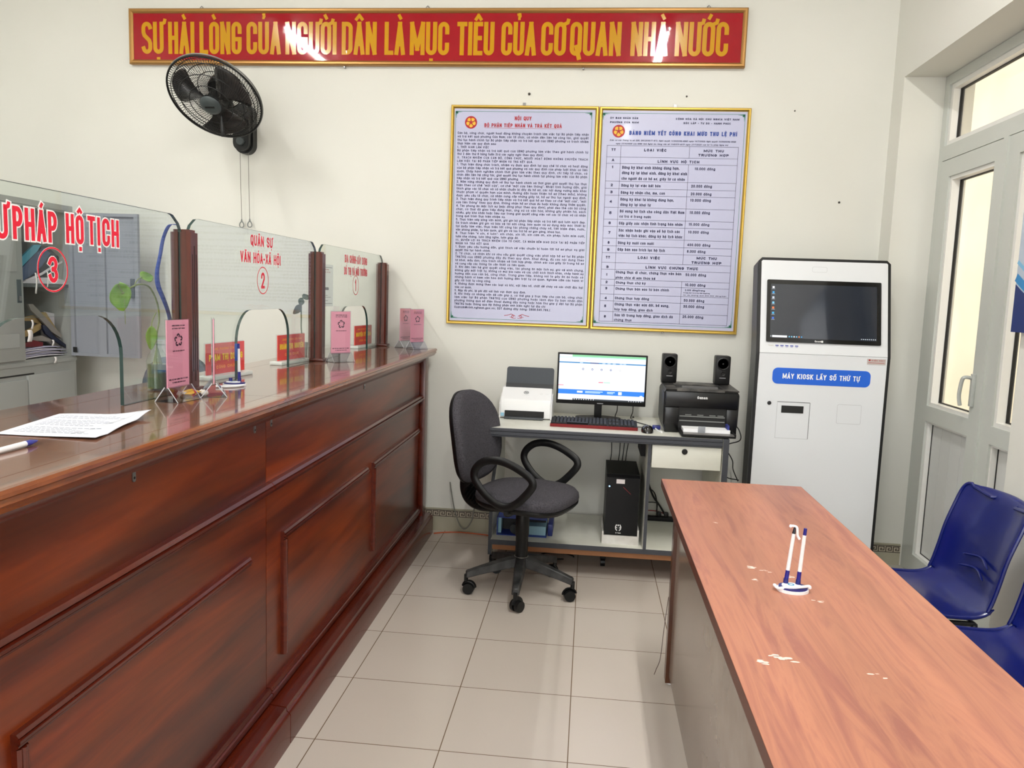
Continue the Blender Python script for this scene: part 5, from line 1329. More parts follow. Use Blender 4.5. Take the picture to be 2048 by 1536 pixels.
FU.text(g, 'Touch', .902, .928, S(1.2075), .005, .001, .0046, 1); part('port_labels', g, [mat('label_blue', (70, 80, 170), .5), mat('label_tan', (190, 180, 160), .5)], up, smooth=False)
g = MB(); FU.line(g, rrect(1.114, 1.186, S(1.585), S(1.612), .008, 4), .0011, .0045, 0, True); part('camera_cover', g, mat('seam_grey', (186, 188, 190), .5), up, smooth=False)
g = MB(); FL.slab(g, rrect(.932, 1.410, 1.018, 1.100, .026, 6), .004, .0052); bl = part('blue_label', g, mat('kiosk_label_blue', (30, 100, 216), .35), lo)
g = MB(); FL.text(g, 'MÁY KIOSK LẤY SỐ THỨ TỰ', .982, 1.358, 1.046, .026, .0048, .0056, sp=.22); part('lettering', g, mat('letter_pure_white', (248, 248, 250), .4), bl, smooth=False)
g = MB(); FL.slab(g, [(1.387, 1.134), (1.476, 1.134), (1.476, 1.163), (1.387, 1.163)], .004, .0055); st_ = part('service_sticker', g, mat('sticker_foil', (196, 186, 182), .35), lo)
g = MB(); FL.disc(g, 1.398, 1.156, .005, .0045, .0058, 0, 10); FL.text(g, 'ĐIỆN MÁY', 1.408, 1.470, 1.152, .006, .0012, .0058, 0); FL.line(g, [(1.392, 1.143), (1.470, 1.143)], .002, .0058, 0); part('print', g, RED, st_, smooth=False)
g = MB(); FL.line(g, [(.966, .740), (1.127, .740), (1.127, .926), (.966, .926)], .0016, .0046, 0, True); FL.line(g, [(.966, .9265), (1.127, .9265)], .0032, .0047, 1)
FL.line(g, [(1.1275, .740), (1.1275, .926)], .0026, .0047, 1); ds = part('printer_hatch', g, [mat('seam_grey'), mat('seam_dark', (104, 106, 108), .5)], lo, smooth=False)
g = MB(); FL.box(g, .988, 1.097, .871, .908, .004, .0055); part('ticket_slot', g, GASK, ds)
mb = MB().lathe((.926, yk-.004, .918), [(.010, 0), (.010, .003), (.007, .004), (.007, .001), (.003, .001), (.003, .005), (.0004, .005)], 18, axis=(0, -1, 0)); part('lock', mb, mat('lock_dark', (70, 70, 72), .3, metal=.8), lo)
g = MB(); P = rrect(1.262, 1.379, .829, .926, .007, 4); FL.line(g, P, .0013, .0046, 0, True); part('blank_hatch', g, mat('seam_grey'), lo, smooth=False)
# ---------------------------------------------------------------- swivel chair
CX, CY = -.278, 3.600; FA = -.38
t = thing('office_chair', 'dark grey fabric swivel chair with loop armrests by the desk', 'chair', (CX, CY, 0), FA)
FAB = mat('chair_fabric', (58, 56, 61), .95, bump=(900, .5), speck=((86, 84, 90), 160, .9), spec=.2); CPL = mat('chair_plastic', (14, 15, 16), .42, spec=.35); CDU = mat('chair_base_dusty', (20, 21, 22), .5, speck=((66, 66, 66), 16, .6))
# base (world angles -> local)
for k in range(5):
    a = math.radians(270+72*k)-FA; dx, dy = math.cos(a), math.sin(a); sx, sy = -dy, dx
    mb = MB(); N_ = 7; rings = []
    for i in range(N_+1):
        q = i/N_; r = .022+.245*q; zc = .150-.045*q-.012*q*q; w = .030-.012*q; h = .024-.008*q
        for (a_, b_) in ((-1, -1), (1, -1), (.75, 1), (-.75, 1)): mb.v.append(Vector((dx*r+sx*w*a_, dy*r+sy*w*a_, zc+h*b_)))
    for i in range(N_):
        for j in range(4): mb.f.append([i*4+j, i*4+(j+1) % 4, (i+1)*4+(j+1) % 4, (i+1)*4+j]); mb.m.append(0)
    mb.f.append([0, 1, 2, 3]); mb.f.append([N_*4+j for j in (3, 2, 1, 0)]); mb.m += [0, 0]
    lg = part('base_leg', mb, CDU, t, local=True, ang=50)
    lg.modifiers.new('bev', 'BEVEL').width = .004
    r = .266; px, py = dx*r, dy*r; ca = a+[.9, 2.1, .4, 2.6, 1.2][k]; ux, uy = math.cos(ca), math.sin(ca); ox, oy = -uy*.014, ux*.014
    mb = MB(); mb.cyl((px, py, .060), (px, py, .092), .010, n=10)
    for s in (-1, 1): mb.cyl((px+ox+ux*.006*s, py+oy+uy*.006*s, .0275), (px+ox+ux*.024*s, py+oy+uy*.024*s, .0275), .0275, .0255, 22)
    ct = part('caster', mb, CPL, t, local=True)
    mb = MB(); mb.tube([(px+ox*1.0+(-uy)*.031*math.cos(q), py+oy*1.0+ux*.031*math.cos(q), .029+.031*math.sin(q)) for q in [PI*(j/9)*.9+.05 for j in range(10)]], .010, 8, flat=.5); part('caster_hood', mb, CPL, ct, local=True)
part('column_cover', MB().lathe((0, 0, 0), [(.036, .145), (.040, .165), (.030, .172), (.030, .27), (.033, .275), (.033, .41), (.028, .425)], 24), CPL, t, local=True)
part('hub_ring', MB().lathe((0, 0, 0), [(.034, .163), (.036, .168), (.034, .173)], 24), mat('ring_metal', (120, 118, 112), .4), t, local=True)
part('mechanism', MB().box(-.11, .09, -.06, .06, .405, .432, 0, .01), CPL, t, local=True)
# seat: rounded pan and cushion
def seat_out(s, z, fx=0):
    pts = []
    for k in range(40):
        a = 2*PI*k/40; c, sn = math.cos(a), math.sin(a); e = .62
        x = .225*s*math.copysign(abs(c)**e, c); y = .225*s*math.copysign(abs(sn)**e, sn)
        y *= 1-.10*(x < 0)*abs(x)/.225; pts.append((x+.018+fx, y, z-.012*max(0, (x-.08)/.15)**2))
    return pts
def stackrings(lv, mi=0):
    mb = MB(); n = 40
    for s, z in lv: mb.v += [Vector(p) for p in seat_out(s, z)]
    for i in range(len(lv)-1):
        for k in range(n): mb.f.append([i*n+k, i*n+(k+1) % n, (i+1)*n+(k+1) % n, (i+1)*n+k]); mb.m.append(mi)
    mb.f.append(list(range(n))); mb.f.append([(len(lv)-1)*n+k for k in range(n)][::-1]); mb.m += [mi, mi]; return mb
part('seat_pan', stackrings([(.80, .428), (.95, .436), (1.0, .452), (1.0, .462)]), CPL, t, local=True)
part('seat', stackrings([(.985, .462), (1.01, .474), (1.0, .492), (.95, .505), (.8, .512), (.5, .510), (.2, .508)]), FAB, t, local=True, ang=60)
# back rest: leaning shell with cushion on the front (+x side)
BKF = Frame((-.262, 0, .505), (0, 1, 0), (-.155, 0, 1))   # u across, v up, n = forward
if BKF.n.x < 0: BKF.n = -BKF.n
def bk(s, off, dz=0):
    pts = []
    for k in range(44):
        a = 2*PI*k/44; c, sn = math.cos(a), math.sin(a); yy = .225+.225*s*math.copysign(abs(sn)**.72, sn)
        w = (.205 if sn < 0 else .205-.040*abs(sn)**2)*s
        x = w*math.copysign(abs(c)**.68, c); pts.append(BKF.P(x, yy, off+.075*(x/.2)**2*.45-.04*((yy-.2)/.25)**2*.4))
    return pts
def bkst(lv):
    mb = MB(); n = 44
    for s, o_ in lv: mb.v += bk(s, o_)
    for i in range(len(lv)-1):
        for k in range(n): mb.f.append([i*n+k, i*n+(k+1) % n, (i+1)*n+(k+1) % n, (i+1)*n+k]); mb.m.append(0)
    mb.f.append(list(range(n))); mb.f.append([(len(lv)-1)*n+k for k in range(n)][::-1]); mb.m += [0, 0]; return mb
part('backrest_shell', bkst([(.7, -.034), (.93, -.028), (1.0, -.014), (1.0, -.004)]), CPL, t, local=True, ang=60)
part('backrest', bkst([(.985, -.005), (1.0, .008), (.97, .024), (.88, .034), (.6, .038), (.3, .036)]), FAB, t, local=True, ang=60)
mb = MB()
mb.tube(spline([(-.30, 0, .56), (-.318, 0, .48), (-.300, 0, .42), (-.24, 0, .395), (-.14, 0, .405), (-.08, 0, .418)], 5), .019, 8, flat=2.0)
part('back_support', mb, CPL, t, local=True)
mb = MB()
for k in range(8):
    q = k/7; c = Vector((-.302+.10*q, 0, .45-.05*q)); d = Vector((1, 0, -.5)).normalized(); mb.lathe(c, [(.030, -.006), (.041, 0), (.030, .006)], 16, axis=d)
part('bellows', mb, CPL, t, local=True)
for s in (-1, 1):
    y = s*.245
    P = [(-.165, .600), (-.150, .655), (-.095, .700), (-.015, .712), (.07, .692), (.150, .650), (.178, .620), (.175, .585), (.135, .530), (.085, .478), (.035, .452), (-.02, .455), (-.08, .490), (-.13, .540)]
    P = [(x*.86+.012, y+(s*.012*((z-.45)/.26)), .475+(z-.452)*.80) for x, z in P]
    n = len(P); pp = []
    for i in range(n):
        a, b_, c_, d_ = [Vector(P[(i+j-1) % n]) for j in range(4)]
        for k in range(4):
            q = k/4; pp.append(.5*((2*b_)+(c_-a)*q+(2*a-5*b_+4*c_-d_)*q*q+(3*b_-a-3*c_+d_)*q**3))
    part('armrest', MB().tube(pp, .0125, 10, closed=True, flat=1.5), CPL, t, local=True)
    part('armrest_bracket', MB().tube([(.035, y, .452), (.03, y-s*.04, .44), (.02, y-s*.12, .43)], .012, 8, flat=1.8), CPL, t, local=True)

# ---------------------------------------------------------------- wooden table in the foreground right
t = thing('wooden_table', 'reddish brown laminate table in the right foreground', 'table', (.547, 1.83, 0))
tx0, tx1, ty0, ty1 = .292, .800, .80, 2.882
part('table_top', MB().box(tx0+.001, tx1-.001, ty0+.001, ty1-.001, .728, TZ), TABW, t)
eb = mat('table_edge_band', (92, 44, 28), .4)
pieces('edge_band', MB().box(tx0, tx0+.001, ty0, ty1, .727, TZ-.0005).box(tx1-.001, tx1, ty0, ty1, .727, TZ-.0005).box(tx0+.001, tx1-.001, ty1-.001, ty1, .727, TZ-.0005).box(tx0+.001, tx1-.001, ty0, ty0+.001, .727, TZ-.0005), eb, t, smooth=False)
pieces('leg_panel', MB().box(tx0+.045, tx0+.085, ty1-.115, ty1-.07, .012, .727).box(tx1-.06, tx1-.02, ty1-.115, ty1-.07, .012, .727), TABD, t)
pieces('leg_panel', MB().box(tx0+.045, tx0+.085, ty0+.07, ty0+.115, .012, .727).box(tx1-.06, tx1-.02, ty0+.07, ty0+.115, .012, .727), TABD, t)
part('modesty_panel', MB().box(tx0+.058, tx0+.074, ty0+.115, ty1-.115, .04, .64), TABP, t)
pieces('top_rail', MB().box(tx0+.03, tx0+.050, ty0+.05, ty1-.04, .655, .7265).box(tx1-.05, tx1-.03, ty0+.05, ty1-.04, .655, .7265).box(tx0+.05, tx1-.05, ty1-.06, ty1-.04, .655, .7265), TABP, t)
mb = MB()
for x in (tx0+.065, tx1-.04):
    for y in (ty1-.092, ty0+.092): mb.cyl((x, y, 0), (x, y, .013), .012, n=12)
pieces('foot', mb, WHITE, t)
# pale scuffs where the laminate is chipped
g = MB(); Fz = Frame((0, 0, TZ+.0002), (1, 0, 0), (0, 1, 0)); rnd = random.Random(4)
for cx, cy, L_, n in ((.450, 1.935, .045, 12), (.429, 1.858, .015, 3), (.392, 1.440, .045, 12), (.356, 1.415, .02, 4), (.521, 1.893, .02, 3), (.545, 1.745, .035, 4), (.548, 1.400, .03, 3), (.405, 2.33, .015, 2)):
    for k in range(n):
        a = rnd.random()*PI; q = (rnd.random()-.5)*L_; x, y = cx+q, cy+(rnd.random()-.5)*.014-q*.5; r = .0012+rnd.random()*.0032
        Fz.poly(g, [(x+r*2.4*math.cos(j*PI/3)*(.6+rnd.random()*.6), y+r*math.sin(j*PI/3)*(.6+rnd.random()*.6)) for j in range(6)], .0001+.00006*k)
part('chipped_spots', g, mat('chip_pale', (232, 214, 204), .6), t, smooth=False)
solo('strap', MB().tube(spline([(.335, 2.80, .33), (.325, 2.80, .20), (.318, 2.80, .09), (.305, 2.80, .045), (.298, 2.79, .030)], 6), .0028, 6, flat=.4), mat('strap_brown', (96, 72, 66), .5), 'thin brown strap hanging by the far leg of the wooden table', 'strap')

# ---------------------------------------------------------------- blue plastic chairs right of the table
BP = mat('chair_blue', (3, 18, 96), .3, coat=.12)
def plastic_chair(x, y, label):
    """faces -x; x,y = centre of the seat rear line"""
    t = thing('plastic_chair', label, 'chair', (x, y, 0), 0, 'blue plastic chairs beside the table')
    prof = spline([(-.425, 0, .418), (-.41, 0, .440), (-.36, 0, .448), (-.24, 0, .440), (-.10, 0, .432), (-.03, 0, .440), (.012, 0, .475), (.035, 0, .55), (.055, 0, .64), (.085, 0, .73), (.105, 0, .785), (.122, 0, .800), (.135, 0, .790)], 4)
    n = len(prof)-1
    def f(u, v):
        p = prof[min(n, round(u*n))]; s = (v-.5)*2; q = u
        hw = .215 if q < .5 else .215-.012*math.sin((q-.5)*PI*2)*0
        if q < .12: hw *= .86+.14*math.sin(q/.12*PI/2)
        if q > .74: hw *= max(.35, math.sqrt(max(0, 1-.88*((q-.74)/.26)**2.4)))
        e = abs(s)**5; yy = s*hw
        if q < .5: return (p.x, yy, p.z+.016*e-.020*(1-s*s)*math.sin(min(1, q*2.4)*PI/2*1.0)*.9)
        return (p.x-.022*e-.0*s+.024*(1-s*s), yy, p.z+(.0 if q < .9 else -.012*abs(s)**2))
    mb = MB().grid(f, n, 20); o = part('shell', mb, BP, t, local=True, ang=80, mods=solidify(.006, 1, 0))
    rim = [Vector(f(i/n, 0)) for i in range(n+1)]+[Vector(f(1, j/10)) for j in range(1, 11)]+[Vector(f(1-i/n, 1)) for i in range(1, n+1)]+[Vector(f(0, 1-j/10)) for j in range(1, 10)]
    part('rolled_rim', MB().tube(rim, .0065, 8, closed=True), BP, t, local=True)
    for z in (.535, .575):
        mb = MB().tube(spline([(.018+(z-.535)*.3+.012, -.085, z-.006), (.04+(z-.535)*.3+.008, 0, z+.008), (.018+(z-.535)*.3+.012, .085, z-.006)], 6), [.0015]+[.0045]*11+[.0015], 6); part('back_rib', mb, BP, t, local=True)
    F_ = mat('chair_frame_steel', (60, 62, 66), .35, metal=.6)
    for (a, b_) in ((-.36, -.16), (-.36, .16), (-.02, -.16), (-.02, .16)):
        part('leg', MB().tube([(a, b_, .408), (a*1.0+(-.03 if a < -.1 else .06), b_*1.12, 0.0)], .011, 10), F_, t, local=True)
    part('under_frame', MB().tube([(-.36, -.16, .408), (-.36, .16, .408), (-.02, .16, .408), (-.02, -.16, .408)], .009, 8, closed=True), F_, t, local=True)
    return t
c1 = plastic_chair(1.305, 2.712, 'blue plastic chair beside the far part of the table')
c2 = copytree(c1, (1.325, 2.195, 0), 0, 'blue plastic chair nearest the camera, cut by the right edge')
# ---------------------------------------------------------------- staff side: steel cabinet seen through the glass
t = thing('steel_cabinet', 'grey steel filing cabinet with one upper door standing open', 'cabinet', (-3.18, 3.72, 0))
cx, c0, c1y = -2.96, 3.30, 4.205
b = MB()
b.box(-3.40, cx, c0, c1y, .02, .955)
part('lower_body', b, GREYC, t)
b = MB(); b.box(-3.40, -3.385, c0, c1y, .96, 1.83).box(-3.385, cx, c0, c0+.018, .96, 1.83).box(-3.385, cx, c1y-.018, c1y, .96, 1.83)
b.box(-3.385, cx, c0+.018, c1y-.018, 1.79, 1.83).box(-3.385, cx, c0+.018, c1y-.018, .96, .988)
part('upper_body', b, [GREYC], t)
b = MB().box(-3.384, -3.38, c0+.018, c1y-.018, .99, 1.79).box(-3.38, cx-.02, c0+.018, c1y-.018, 1.372, 1.390); part('inner_shelf', b, GREYI, t)
pieces('top_ledge', MB().box(-3.40, cx+.006, c0, c1y, .9555, .9745).box(cx, cx+.006, c0, c1y, 1.8, 1.83), GREYC, t)
for (ya, yb) in ((c0+.02, 3.792), (3.798, 4.165)):
    p = part('lower_door', MB().box(cx, cx+.016, ya, yb, .06, .905 if ya > 3.5 else .885, 0, .003), GREYC, t)
part('door_gap', MB().box(cx, cx+.0015, c0+.02, 3.86, .907, .915), GASK, t)
cd_ = part('closed_door', MB().box(cx, cx+.016, c0+.004, 3.785, .99, 1.795, 0, .003).box(cx+.016, cx+.019, c0+.05, 3.74, 1.06, 1.13).box(cx+.016, cx+.019, c0+.05, 3.74, 1.45, 1.70), GREYC, t)
part('handle_recess', MB().box(cx+.0155, cx+.018, 3.738, 3.768, 1.29, 1.41), mat('handle_dark', (74, 84, 88), .4), cd_)
part('latch', MB().box(cx+.018, cx+.022, 3.744, 3.762, 1.30, 1.325), STEEL, cd_)
yd = 4.185
b = MB(); b.box(cx, -2.545, yd, yd+.004, .985, 1.795)
for (xa, xb) in ((cx, cx+.022), (-2.79, -2.745), (-2.567, -2.545)): b.box(xa, xb, yd-.016, yd, .985, 1.795)
for za, zb in ((.9855, 1.003), (1.777, 1.7945)): b.box(cx+.0005, -2.5455, yd-.0152, yd-.0005, za, zb)
od = part('open_door', b, mat('cabinet_blue_grey', (140, 144, 152), .42), t)
part('handle_back', MB().box(-2.592, -2.569, yd-.020, yd-.002, 1.325, 1.435), mat('handle_dark'), od)
part('door_stop', MB().box(cx+.012, cx+.035, yd-.020, yd-.0165, 1.005, 1.035), GASK, od)

# folders, envelopes and papers crammed in the open half
def bent(name, label, a, b_, z0, z1, th, col, grp, dip=.03, x0=-3.30, x1=-2.985, cat='folder'):
    """a sagging sheet bundle running from y=a,z=z0 to y=b_,z=z1"""
    def f(u, v):
        y = a+(b_-a)*u; z = z0+(z1-z0)*u-dip*math.sin(u*PI); return (x0+(x1-x0)*v, y, z)
    mb = MB().grid(f, 8, 2); return solo(name, mb, col, label, cat, grp, mods=solidify(th))
KH = mat('envelope_khaki', (150, 128, 84), .7); KH2 = mat('envelope_tan', (176, 152, 104), .7); GYF = mat('folder_grey', (140, 136, 130), .6); NVY = mat('folder_dark_blue', (28, 34, 56), .4); TEAL = mat('folder_teal', (70, 150, 175), .4); BLG = mat('folder_slate', (70, 90, 124), .45); WP = mat('papers_white', (214, 212, 220), .7); MRN = mat('folder_maroon', (104, 18, 26), .5)
G1 = 'folders on the bottom shelf of the open cabinet'; G2 = 'folders leaning on the upper shelf of the open cabinet'
def slabby(name, label, pts, x, th, m_, grp):
    lo = 1.3915 if min(p[1] for p in pts) > 1.3 else .992
    pts = [(min(a, 4.184), max(b_, lo)) for a, b_ in pts]
    mb = MB().prism(pts, 'x', x-th, x); solo(name, mb, m_, label, 'papers' if 'bundle' in name else 'folder', grp)
slabby('document_folder', 'grey card panel standing at the back right of the lower pile', [(4.098, 1.236), (4.231, 1.221), (4.23, 1.203), (4.267, 1.141), (4.148, 1.18)], -3.07, 0.004, WP, G1)
slabby('paper_envelope', 'broad tan envelope sloping down at the right of the lower pile', [(4.049, 1.232), (4.095, 1.231), (4.262, 1.127), (4.267, 1.064), (4.219, 1.074), (4.092, 1.182)], -3.055, 0.014, KH2, G1)
slabby('paper_envelope', 'khaki envelope curled at the upper left of the lower pile', [(3.906, 1.208), (3.972, 1.218), (4.016, 1.205), (4.049, 1.172), (4.014, 1.169), (3.954, 1.187), (3.908, 1.188)], -3.04, 0.012, KH, G1)
slabby('paper_envelope', 'tan envelope tilting up to the right below the curled one', [(3.893, 1.135), (3.939, 1.145), (4.013, 1.172), (4.04, 1.153), (4.022, 1.142), (3.937, 1.11), (3.894, 1.102)], -3.03, 0.012, KH2, G1)
slabby('paper_envelope', 'long grey brown folder crossing the lower pile diagonally', [(3.912, 1.28), (3.947, 1.279), (4.0, 1.238), (4.077, 1.176), (4.172, 1.099), (4.165, 1.082), (4.086, 1.123), (3.998, 1.198), (3.929, 1.247)], -3.018, 0.012, GYF, G1)
slabby('document_folder', 'grey folder sagging under the dark blue one on the lower pile', [(4.034, 1.141), (4.09, 1.103), (4.231, 1.022), (4.228, 0.991), (4.169, 1.016), (4.082, 1.058), (4.037, 1.101)], -3.03, 0.014, GYF, G1)
slabby('document_folder', 'dark blue folder sagging to the right of the lower pile', [(3.999, 1.165), (4.023, 1.159), (4.078, 1.108), (4.196, 1.045), (4.193, 1.026), (4.077, 1.08), (4.02, 1.115), (4.002, 1.143)], -3.004, 0.012, NVY, G1)
slabby('document_folder', 'grey folder lying flat in the middle of the lower pile', [(3.903, 1.099), (3.992, 1.106), (4.065, 1.081), (4.053, 1.069), (3.973, 1.078), (3.902, 1.08)], -3.004, 0.012, GYF, G1)
slabby('document_folder', 'maroon folder lying on the white papers at the left', [(3.841, 1.074), (3.906, 1.086), (3.977, 1.07), (3.976, 1.05), (3.893, 1.05), (3.841, 1.053)], -2.99, 0.01, MRN, G1)
slabby('plastic_folder', 'teal plastic folder at the left of the upper cabinet shelf', [(3.845, 1.527), (3.94, 1.597), (3.998, 1.602), (3.964, 1.565), (3.891, 1.512), (3.843, 1.474)], -2.995, 0.01, TEAL, G2)
slabby('plastic_folder', 'slate blue folder leaning under the teal one', [(3.862, 1.47), (3.983, 1.561), (4.037, 1.583), (4.09, 1.562), (4.019, 1.489), (3.938, 1.436), (3.867, 1.403)], -3.01, 0.012, BLG, G2)
slabby('plastic_folder', 'dark blue folder leaning behind the slate one', [(4.038, 1.596), (4.092, 1.599), (4.187, 1.543), (4.218, 1.521), (4.141, 1.47), (4.029, 1.424), (3.912, 1.399), (3.912, 1.412), (4.046, 1.49)], -3.03, 0.014, NVY, G2)
slabby('plastic_folder', 'pale folder edge rising to the right on the upper cabinet shelf', [(3.872, 1.408), (4.003, 1.452), (4.1, 1.498), (4.171, 1.522), (4.172, 1.514), (4.099, 1.484), (4.002, 1.439), (3.891, 1.402)], -2.999, 0.003, WP, G2)
slabby('paper_bundle', 'pale paper wad at the front of the upper cabinet shelf', [(3.844, 1.397), (3.94, 1.419), (4.059, 1.426), (4.171, 1.415), (4.173, 1.389), (3.843, 1.383)], -2.992, 0.05, WP, G2)
for k, (a, b_, z) in enumerate([(3.80, 4.12, .994), (3.81, 4.15, 1.003), (3.80, 4.09, 1.012), (3.82, 4.14, 1.020), (3.80, 4.07, 1.029), (3.84, 4.10, 1.038)]):
    bent('paper_bundle', ['bottom white paper bundle in the open cabinet', 'second white paper bundle from the bottom of the cabinet stack', 'third white paper bundle from the bottom of the cabinet stack', 'fourth white paper bundle from the bottom of the cabinet stack', 'fifth white paper bundle from the bottom of the cabinet stack', 'topmost white paper bundle under the maroon folder'][k], a, b_, z, z+.002*(k % 2), .0045, [WP, mat('papers_lilac', (176, 174, 196), .7)][k % 2], G1, -.006, cat='papers', x1=-2.97-.004*(k % 3))
TG = mat('tag_white', (232, 228, 226), .6)
for y, z, w, h_, lab in ((3.875, 1.338, .012, .11, 'long white paper strip hanging from the upper cabinet shelf'), (3.965, 1.372, .010, .085, 'short white strip on the front of the upper cabinet shelf'), (3.815, 1.085, .034, .062, 'white paper tag at the left of the lower pile'), (3.835, 1.15, .014, .05, 'white strip above the tag on the lower pile'), (3.99, 1.052, .014, .034, 'small white tag in the middle of the lower pile'), (4.005, .955, .018, .036, 'white sticker hanging over the cabinet ledge')):
    def tf(u, v, y=y, z=z, w=w, h_=h_): return (cx+.018+.004*math.sin(u*3), y+(v-.5)*w+.003*math.sin(u*5), z+h_*(1-u))
    solo('paper_tag', MB().grid(tf, 6, 2), TG, lab, 'paper tag', 'white tags in the open cabinet', mods=solidify(.0008))

# staff chair: only its back shows above the counter
t = thing('staff_chair', 'slate grey chair back seen above the counter behind the glass', 'chair', (-1.93, 3.22, 0), -1.75, group=None)
def ob(s, x): return [(x+.03*((k/32)), 0, 0) for k in range(1)]
mb = MB(); n = 36; lv = [(.92, -.022), (1, -.008), (1, .010), (.88, .026), (.4, .03)]
for s, h in lv:
    for k in range(n):
        a = 2*PI*k/n; c, sn = math.cos(a), math.sin(a); mb.v.append(Vector((h+.04*c*c-.215, .185*s*math.copysign(abs(c)**.6, c), .845+.235*s*math.copysign(abs(sn)**.6, sn))))
for i in range(len(lv)-1):
    for k in range(n): mb.f.append([i*n+k, i*n+(k+1) % n, (i+1)*n+(k+1) % n, (i+1)*n+k]); mb.m.append(0)
mb.f.append(list(range(n))); mb.f.append([(len(lv)-1)*n+k for k in range(n)][::-1]); mb.m += [0, 0]
SF = mat('staff_chair_fabric', (72, 82, 92), .8, bump=(600, .3))
part('backrest', mb, SF, t, local=True, ang=60)
part('seat', MB().box(-.20, .24, -.22, .22, .44, .51, 0, .03), SF, t, local=True)
part('back_support', MB().tube(spline([(-.22, 0, .70), (-.25, 0, .55), (-.20, 0, .42), (0, 0, .42)], 5), .018, 8, flat=1.8), CPL, t, local=True)
part('column', MB().cyl((0, 0, .10), (0, 0, .44), .028, n=16), CPL, t, local=True)
for k in range(5):
    a = 2*PI*k/5+.3; dx, dy = math.cos(a), math.sin(a)
    l = part('base_leg', MB().tube([(0, 0, .125), (dx*.15, dy*.15, .105), (dx*.27, dy*.27, .075)], [.026, .020, .015], 8), CPL, t, local=True)
    part('caster', MB().cyl((dx*.27-dy*.02, dy*.27+dx*.02, .026), (dx*.27+dy*.02, dy*.27-dx*.02, .026), .026, n=16).cyl((dx*.27, dy*.27, .026), (dx*.27, dy*.27, .07), .01, n=8), CPL, l, local=True)

# ---------------------------------------------------------------- pothos in a plastic bottle behind the near glass
LEAF = mat('leaf_green', (112, 158, 52), .4, speck=((140, 182, 74), 30, .6)); STEM = mat('stem_green', (120, 132, 74), .5); DKL = mat('leaf_dark', (84, 104, 84), .4)
BOT = sheet_glass('bottle_clear', (.9, .95, .9), 1.4)
def leaf_mb(base, tip, width, nrm, fold=.25):
    base, tip, nrm = Vector(base), Vector(tip), Vector(nrm).normalized(); L_ = tip-base; s = L_.cross(nrm).normalized()
    def f(u, v):
        w = width*(math.sin(min(1, u*1.25+.05)*PI*.62)**.8)*(1-u)**.55*1.7 if u < 1 else 0
        q = (v-.5)*2; return base+L_*u+s*q*w*.5-nrm*(fold*w*.5*(1-abs(q)))-nrm*(.12*L_.length*u*u)
    return MB().grid(f, 12, 8)
bx, by = -1.288, 2.20
t = thing('bottle_plant', 'pothos vine in a clear plastic bottle behind the nearest glass', 'plant', (bx, by, ZT))
part('bottle', MB().lathe((bx, by, ZT), [(.022, 0), (.030, .004), (.031, .05), (.0285, .06), (.031, .07), (.031, .085), (.026, .105), (.014, .122), (.0125, .128), (.0125, .145), (.014, .147)], 24), BOT, t)
part('water', MB().lathe((bx, by, ZT+.003), [(.02, 0), (.0275, .003), (.028, .075), (.001, .0755)], 20), mat('water_green', (74, 92, 44), .15), t)
mb = MB()
for k in range(9):
    a = k*.7; mb.tube(spline([(bx+.018*math.cos(a), by+.018*math.sin(a), ZT+.006), (bx+.022*math.cos(a+.5), by+.022*math.sin(a+.5), ZT+.04), (bx+.01*math.cos(a), by+.01*math.sin(a), ZT+.08), (bx, by, ZT+.125)], 4), .0035, 6)
pieces('stem', mb, STEM, t)
vine = spline([(bx, by, ZT+.10), (bx+.002, by-.005, 1.26), (bx+.008, by+.0, 1.31), (bx+.005, by-.005, 1.36), (-1.288, 2.165, 1.405), (-1.293, 2.12, 1.412), (-1.30, 2.075, 1.397), (-1.30, 2.05, 1.385)], 7)
part('vine', MB().tube(vine, .0026, 7), STEM, t)
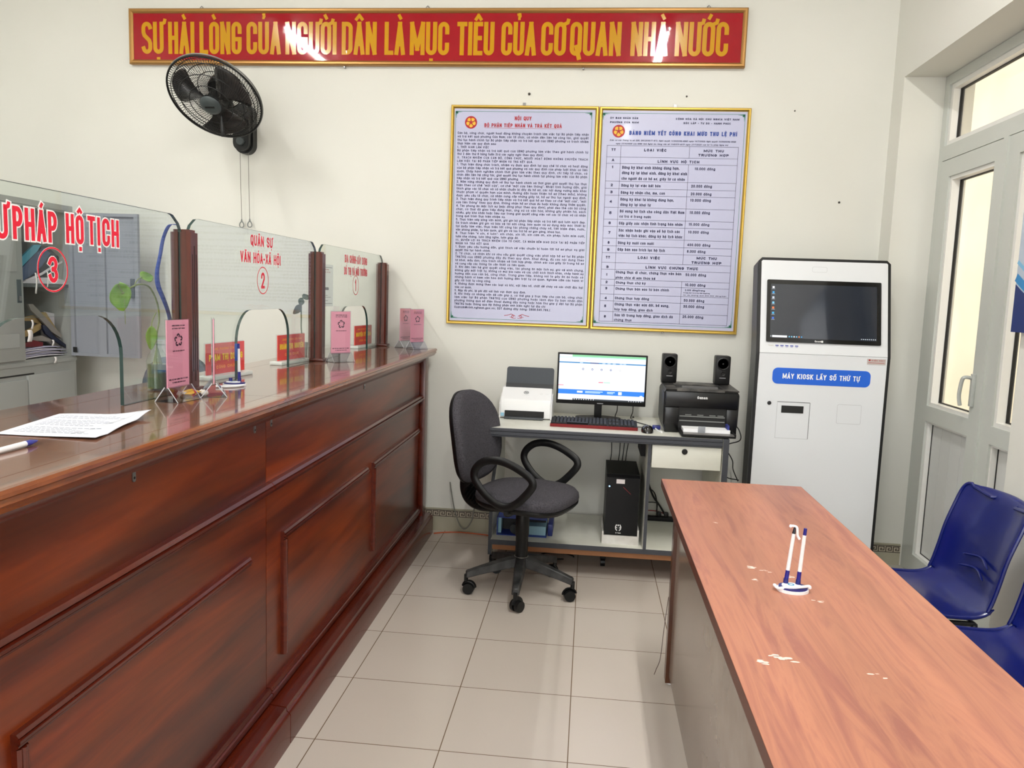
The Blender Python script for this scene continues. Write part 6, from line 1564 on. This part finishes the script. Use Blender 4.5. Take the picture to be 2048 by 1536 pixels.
CAMD = Vector((.55, -.83, .05))
for base, tip, w_, nv in (((-1.30, 2.030, 1.412), (-1.30, 2.062, 1.338), .058, (.8, -.5, .2)), ((-1.30, 2.045, 1.415), (-1.30, 2.085, 1.412), .026, (.3, -.3, .9)), ((-1.30, 2.145, 1.432), (-1.292, 2.192, 1.442), .034, (.6, -.6, .5)), ((-1.275, 2.150, 1.292), (-1.275, 2.152, 1.222), .030, (.8, -.55, .1))):
    part('leaf', leaf_mb(base, tip, w_, nv), LEAF, t, mods=solidify(.0006))
mb = MB(); mb.tube(spline([(-1.30, 2.055, 1.387), (-1.30, 2.04, 1.40), (-1.30, 2.032, 1.412)], 4), .0016, 5); mb.tube(spline([(-1.295, 2.10, 1.408), (-1.297, 2.12, 1.425), (-1.299, 2.146, 1.433)], 4), .0016, 5); mb.tube(spline([(-1.284, 2.19, 1.33), (-1.28, 2.165, 1.31), (-1.275, 2.15, 1.292)], 4), .0016, 5); mb.tube([(-1.30, 2.06, 1.37), (-1.30, 2.062, 1.30)], .001, 4)
pieces('petiole', mb, STEM, t)
bx2, by2 = -1.36, 3.585
t = thing('potted_sprig', 'dark leafy sprig behind the middle wooden post', 'plant', (bx2, by2, ZT))
part('cup', MB().lathe((bx2, by2, ZT), [(.018, 0), (.022, .06), (.021, .062)], 18), mat('cup_grey', (120, 124, 120), .4), t)
part('stem', MB().tube(spline([(bx2, by2, ZT+.05), (bx2-.005, by2-.015, 1.22), (bx2, by2-.03, 1.28), (bx2, by2-.03, 1.34), (bx2, by2-.01, 1.37)], 6), .003, 6), DKL, t)
for base, tip, w_, nv in (((bx2, by2-.03, 1.335), (bx2, by2-.115, 1.300), .030, (.8, -.5, .3)), ((bx2, by2-.02, 1.37), (bx2, by2-.04, 1.335), .028, (.7, -.5, .5)), ((bx2, by2-.01, 1.37), (bx2+.01, by2+.05, 1.385), .03, (.7, -.5, .5))):
    part('leaf', leaf_mb(base, tip, w_, nv), DKL, t, mods=solidify(.0006))
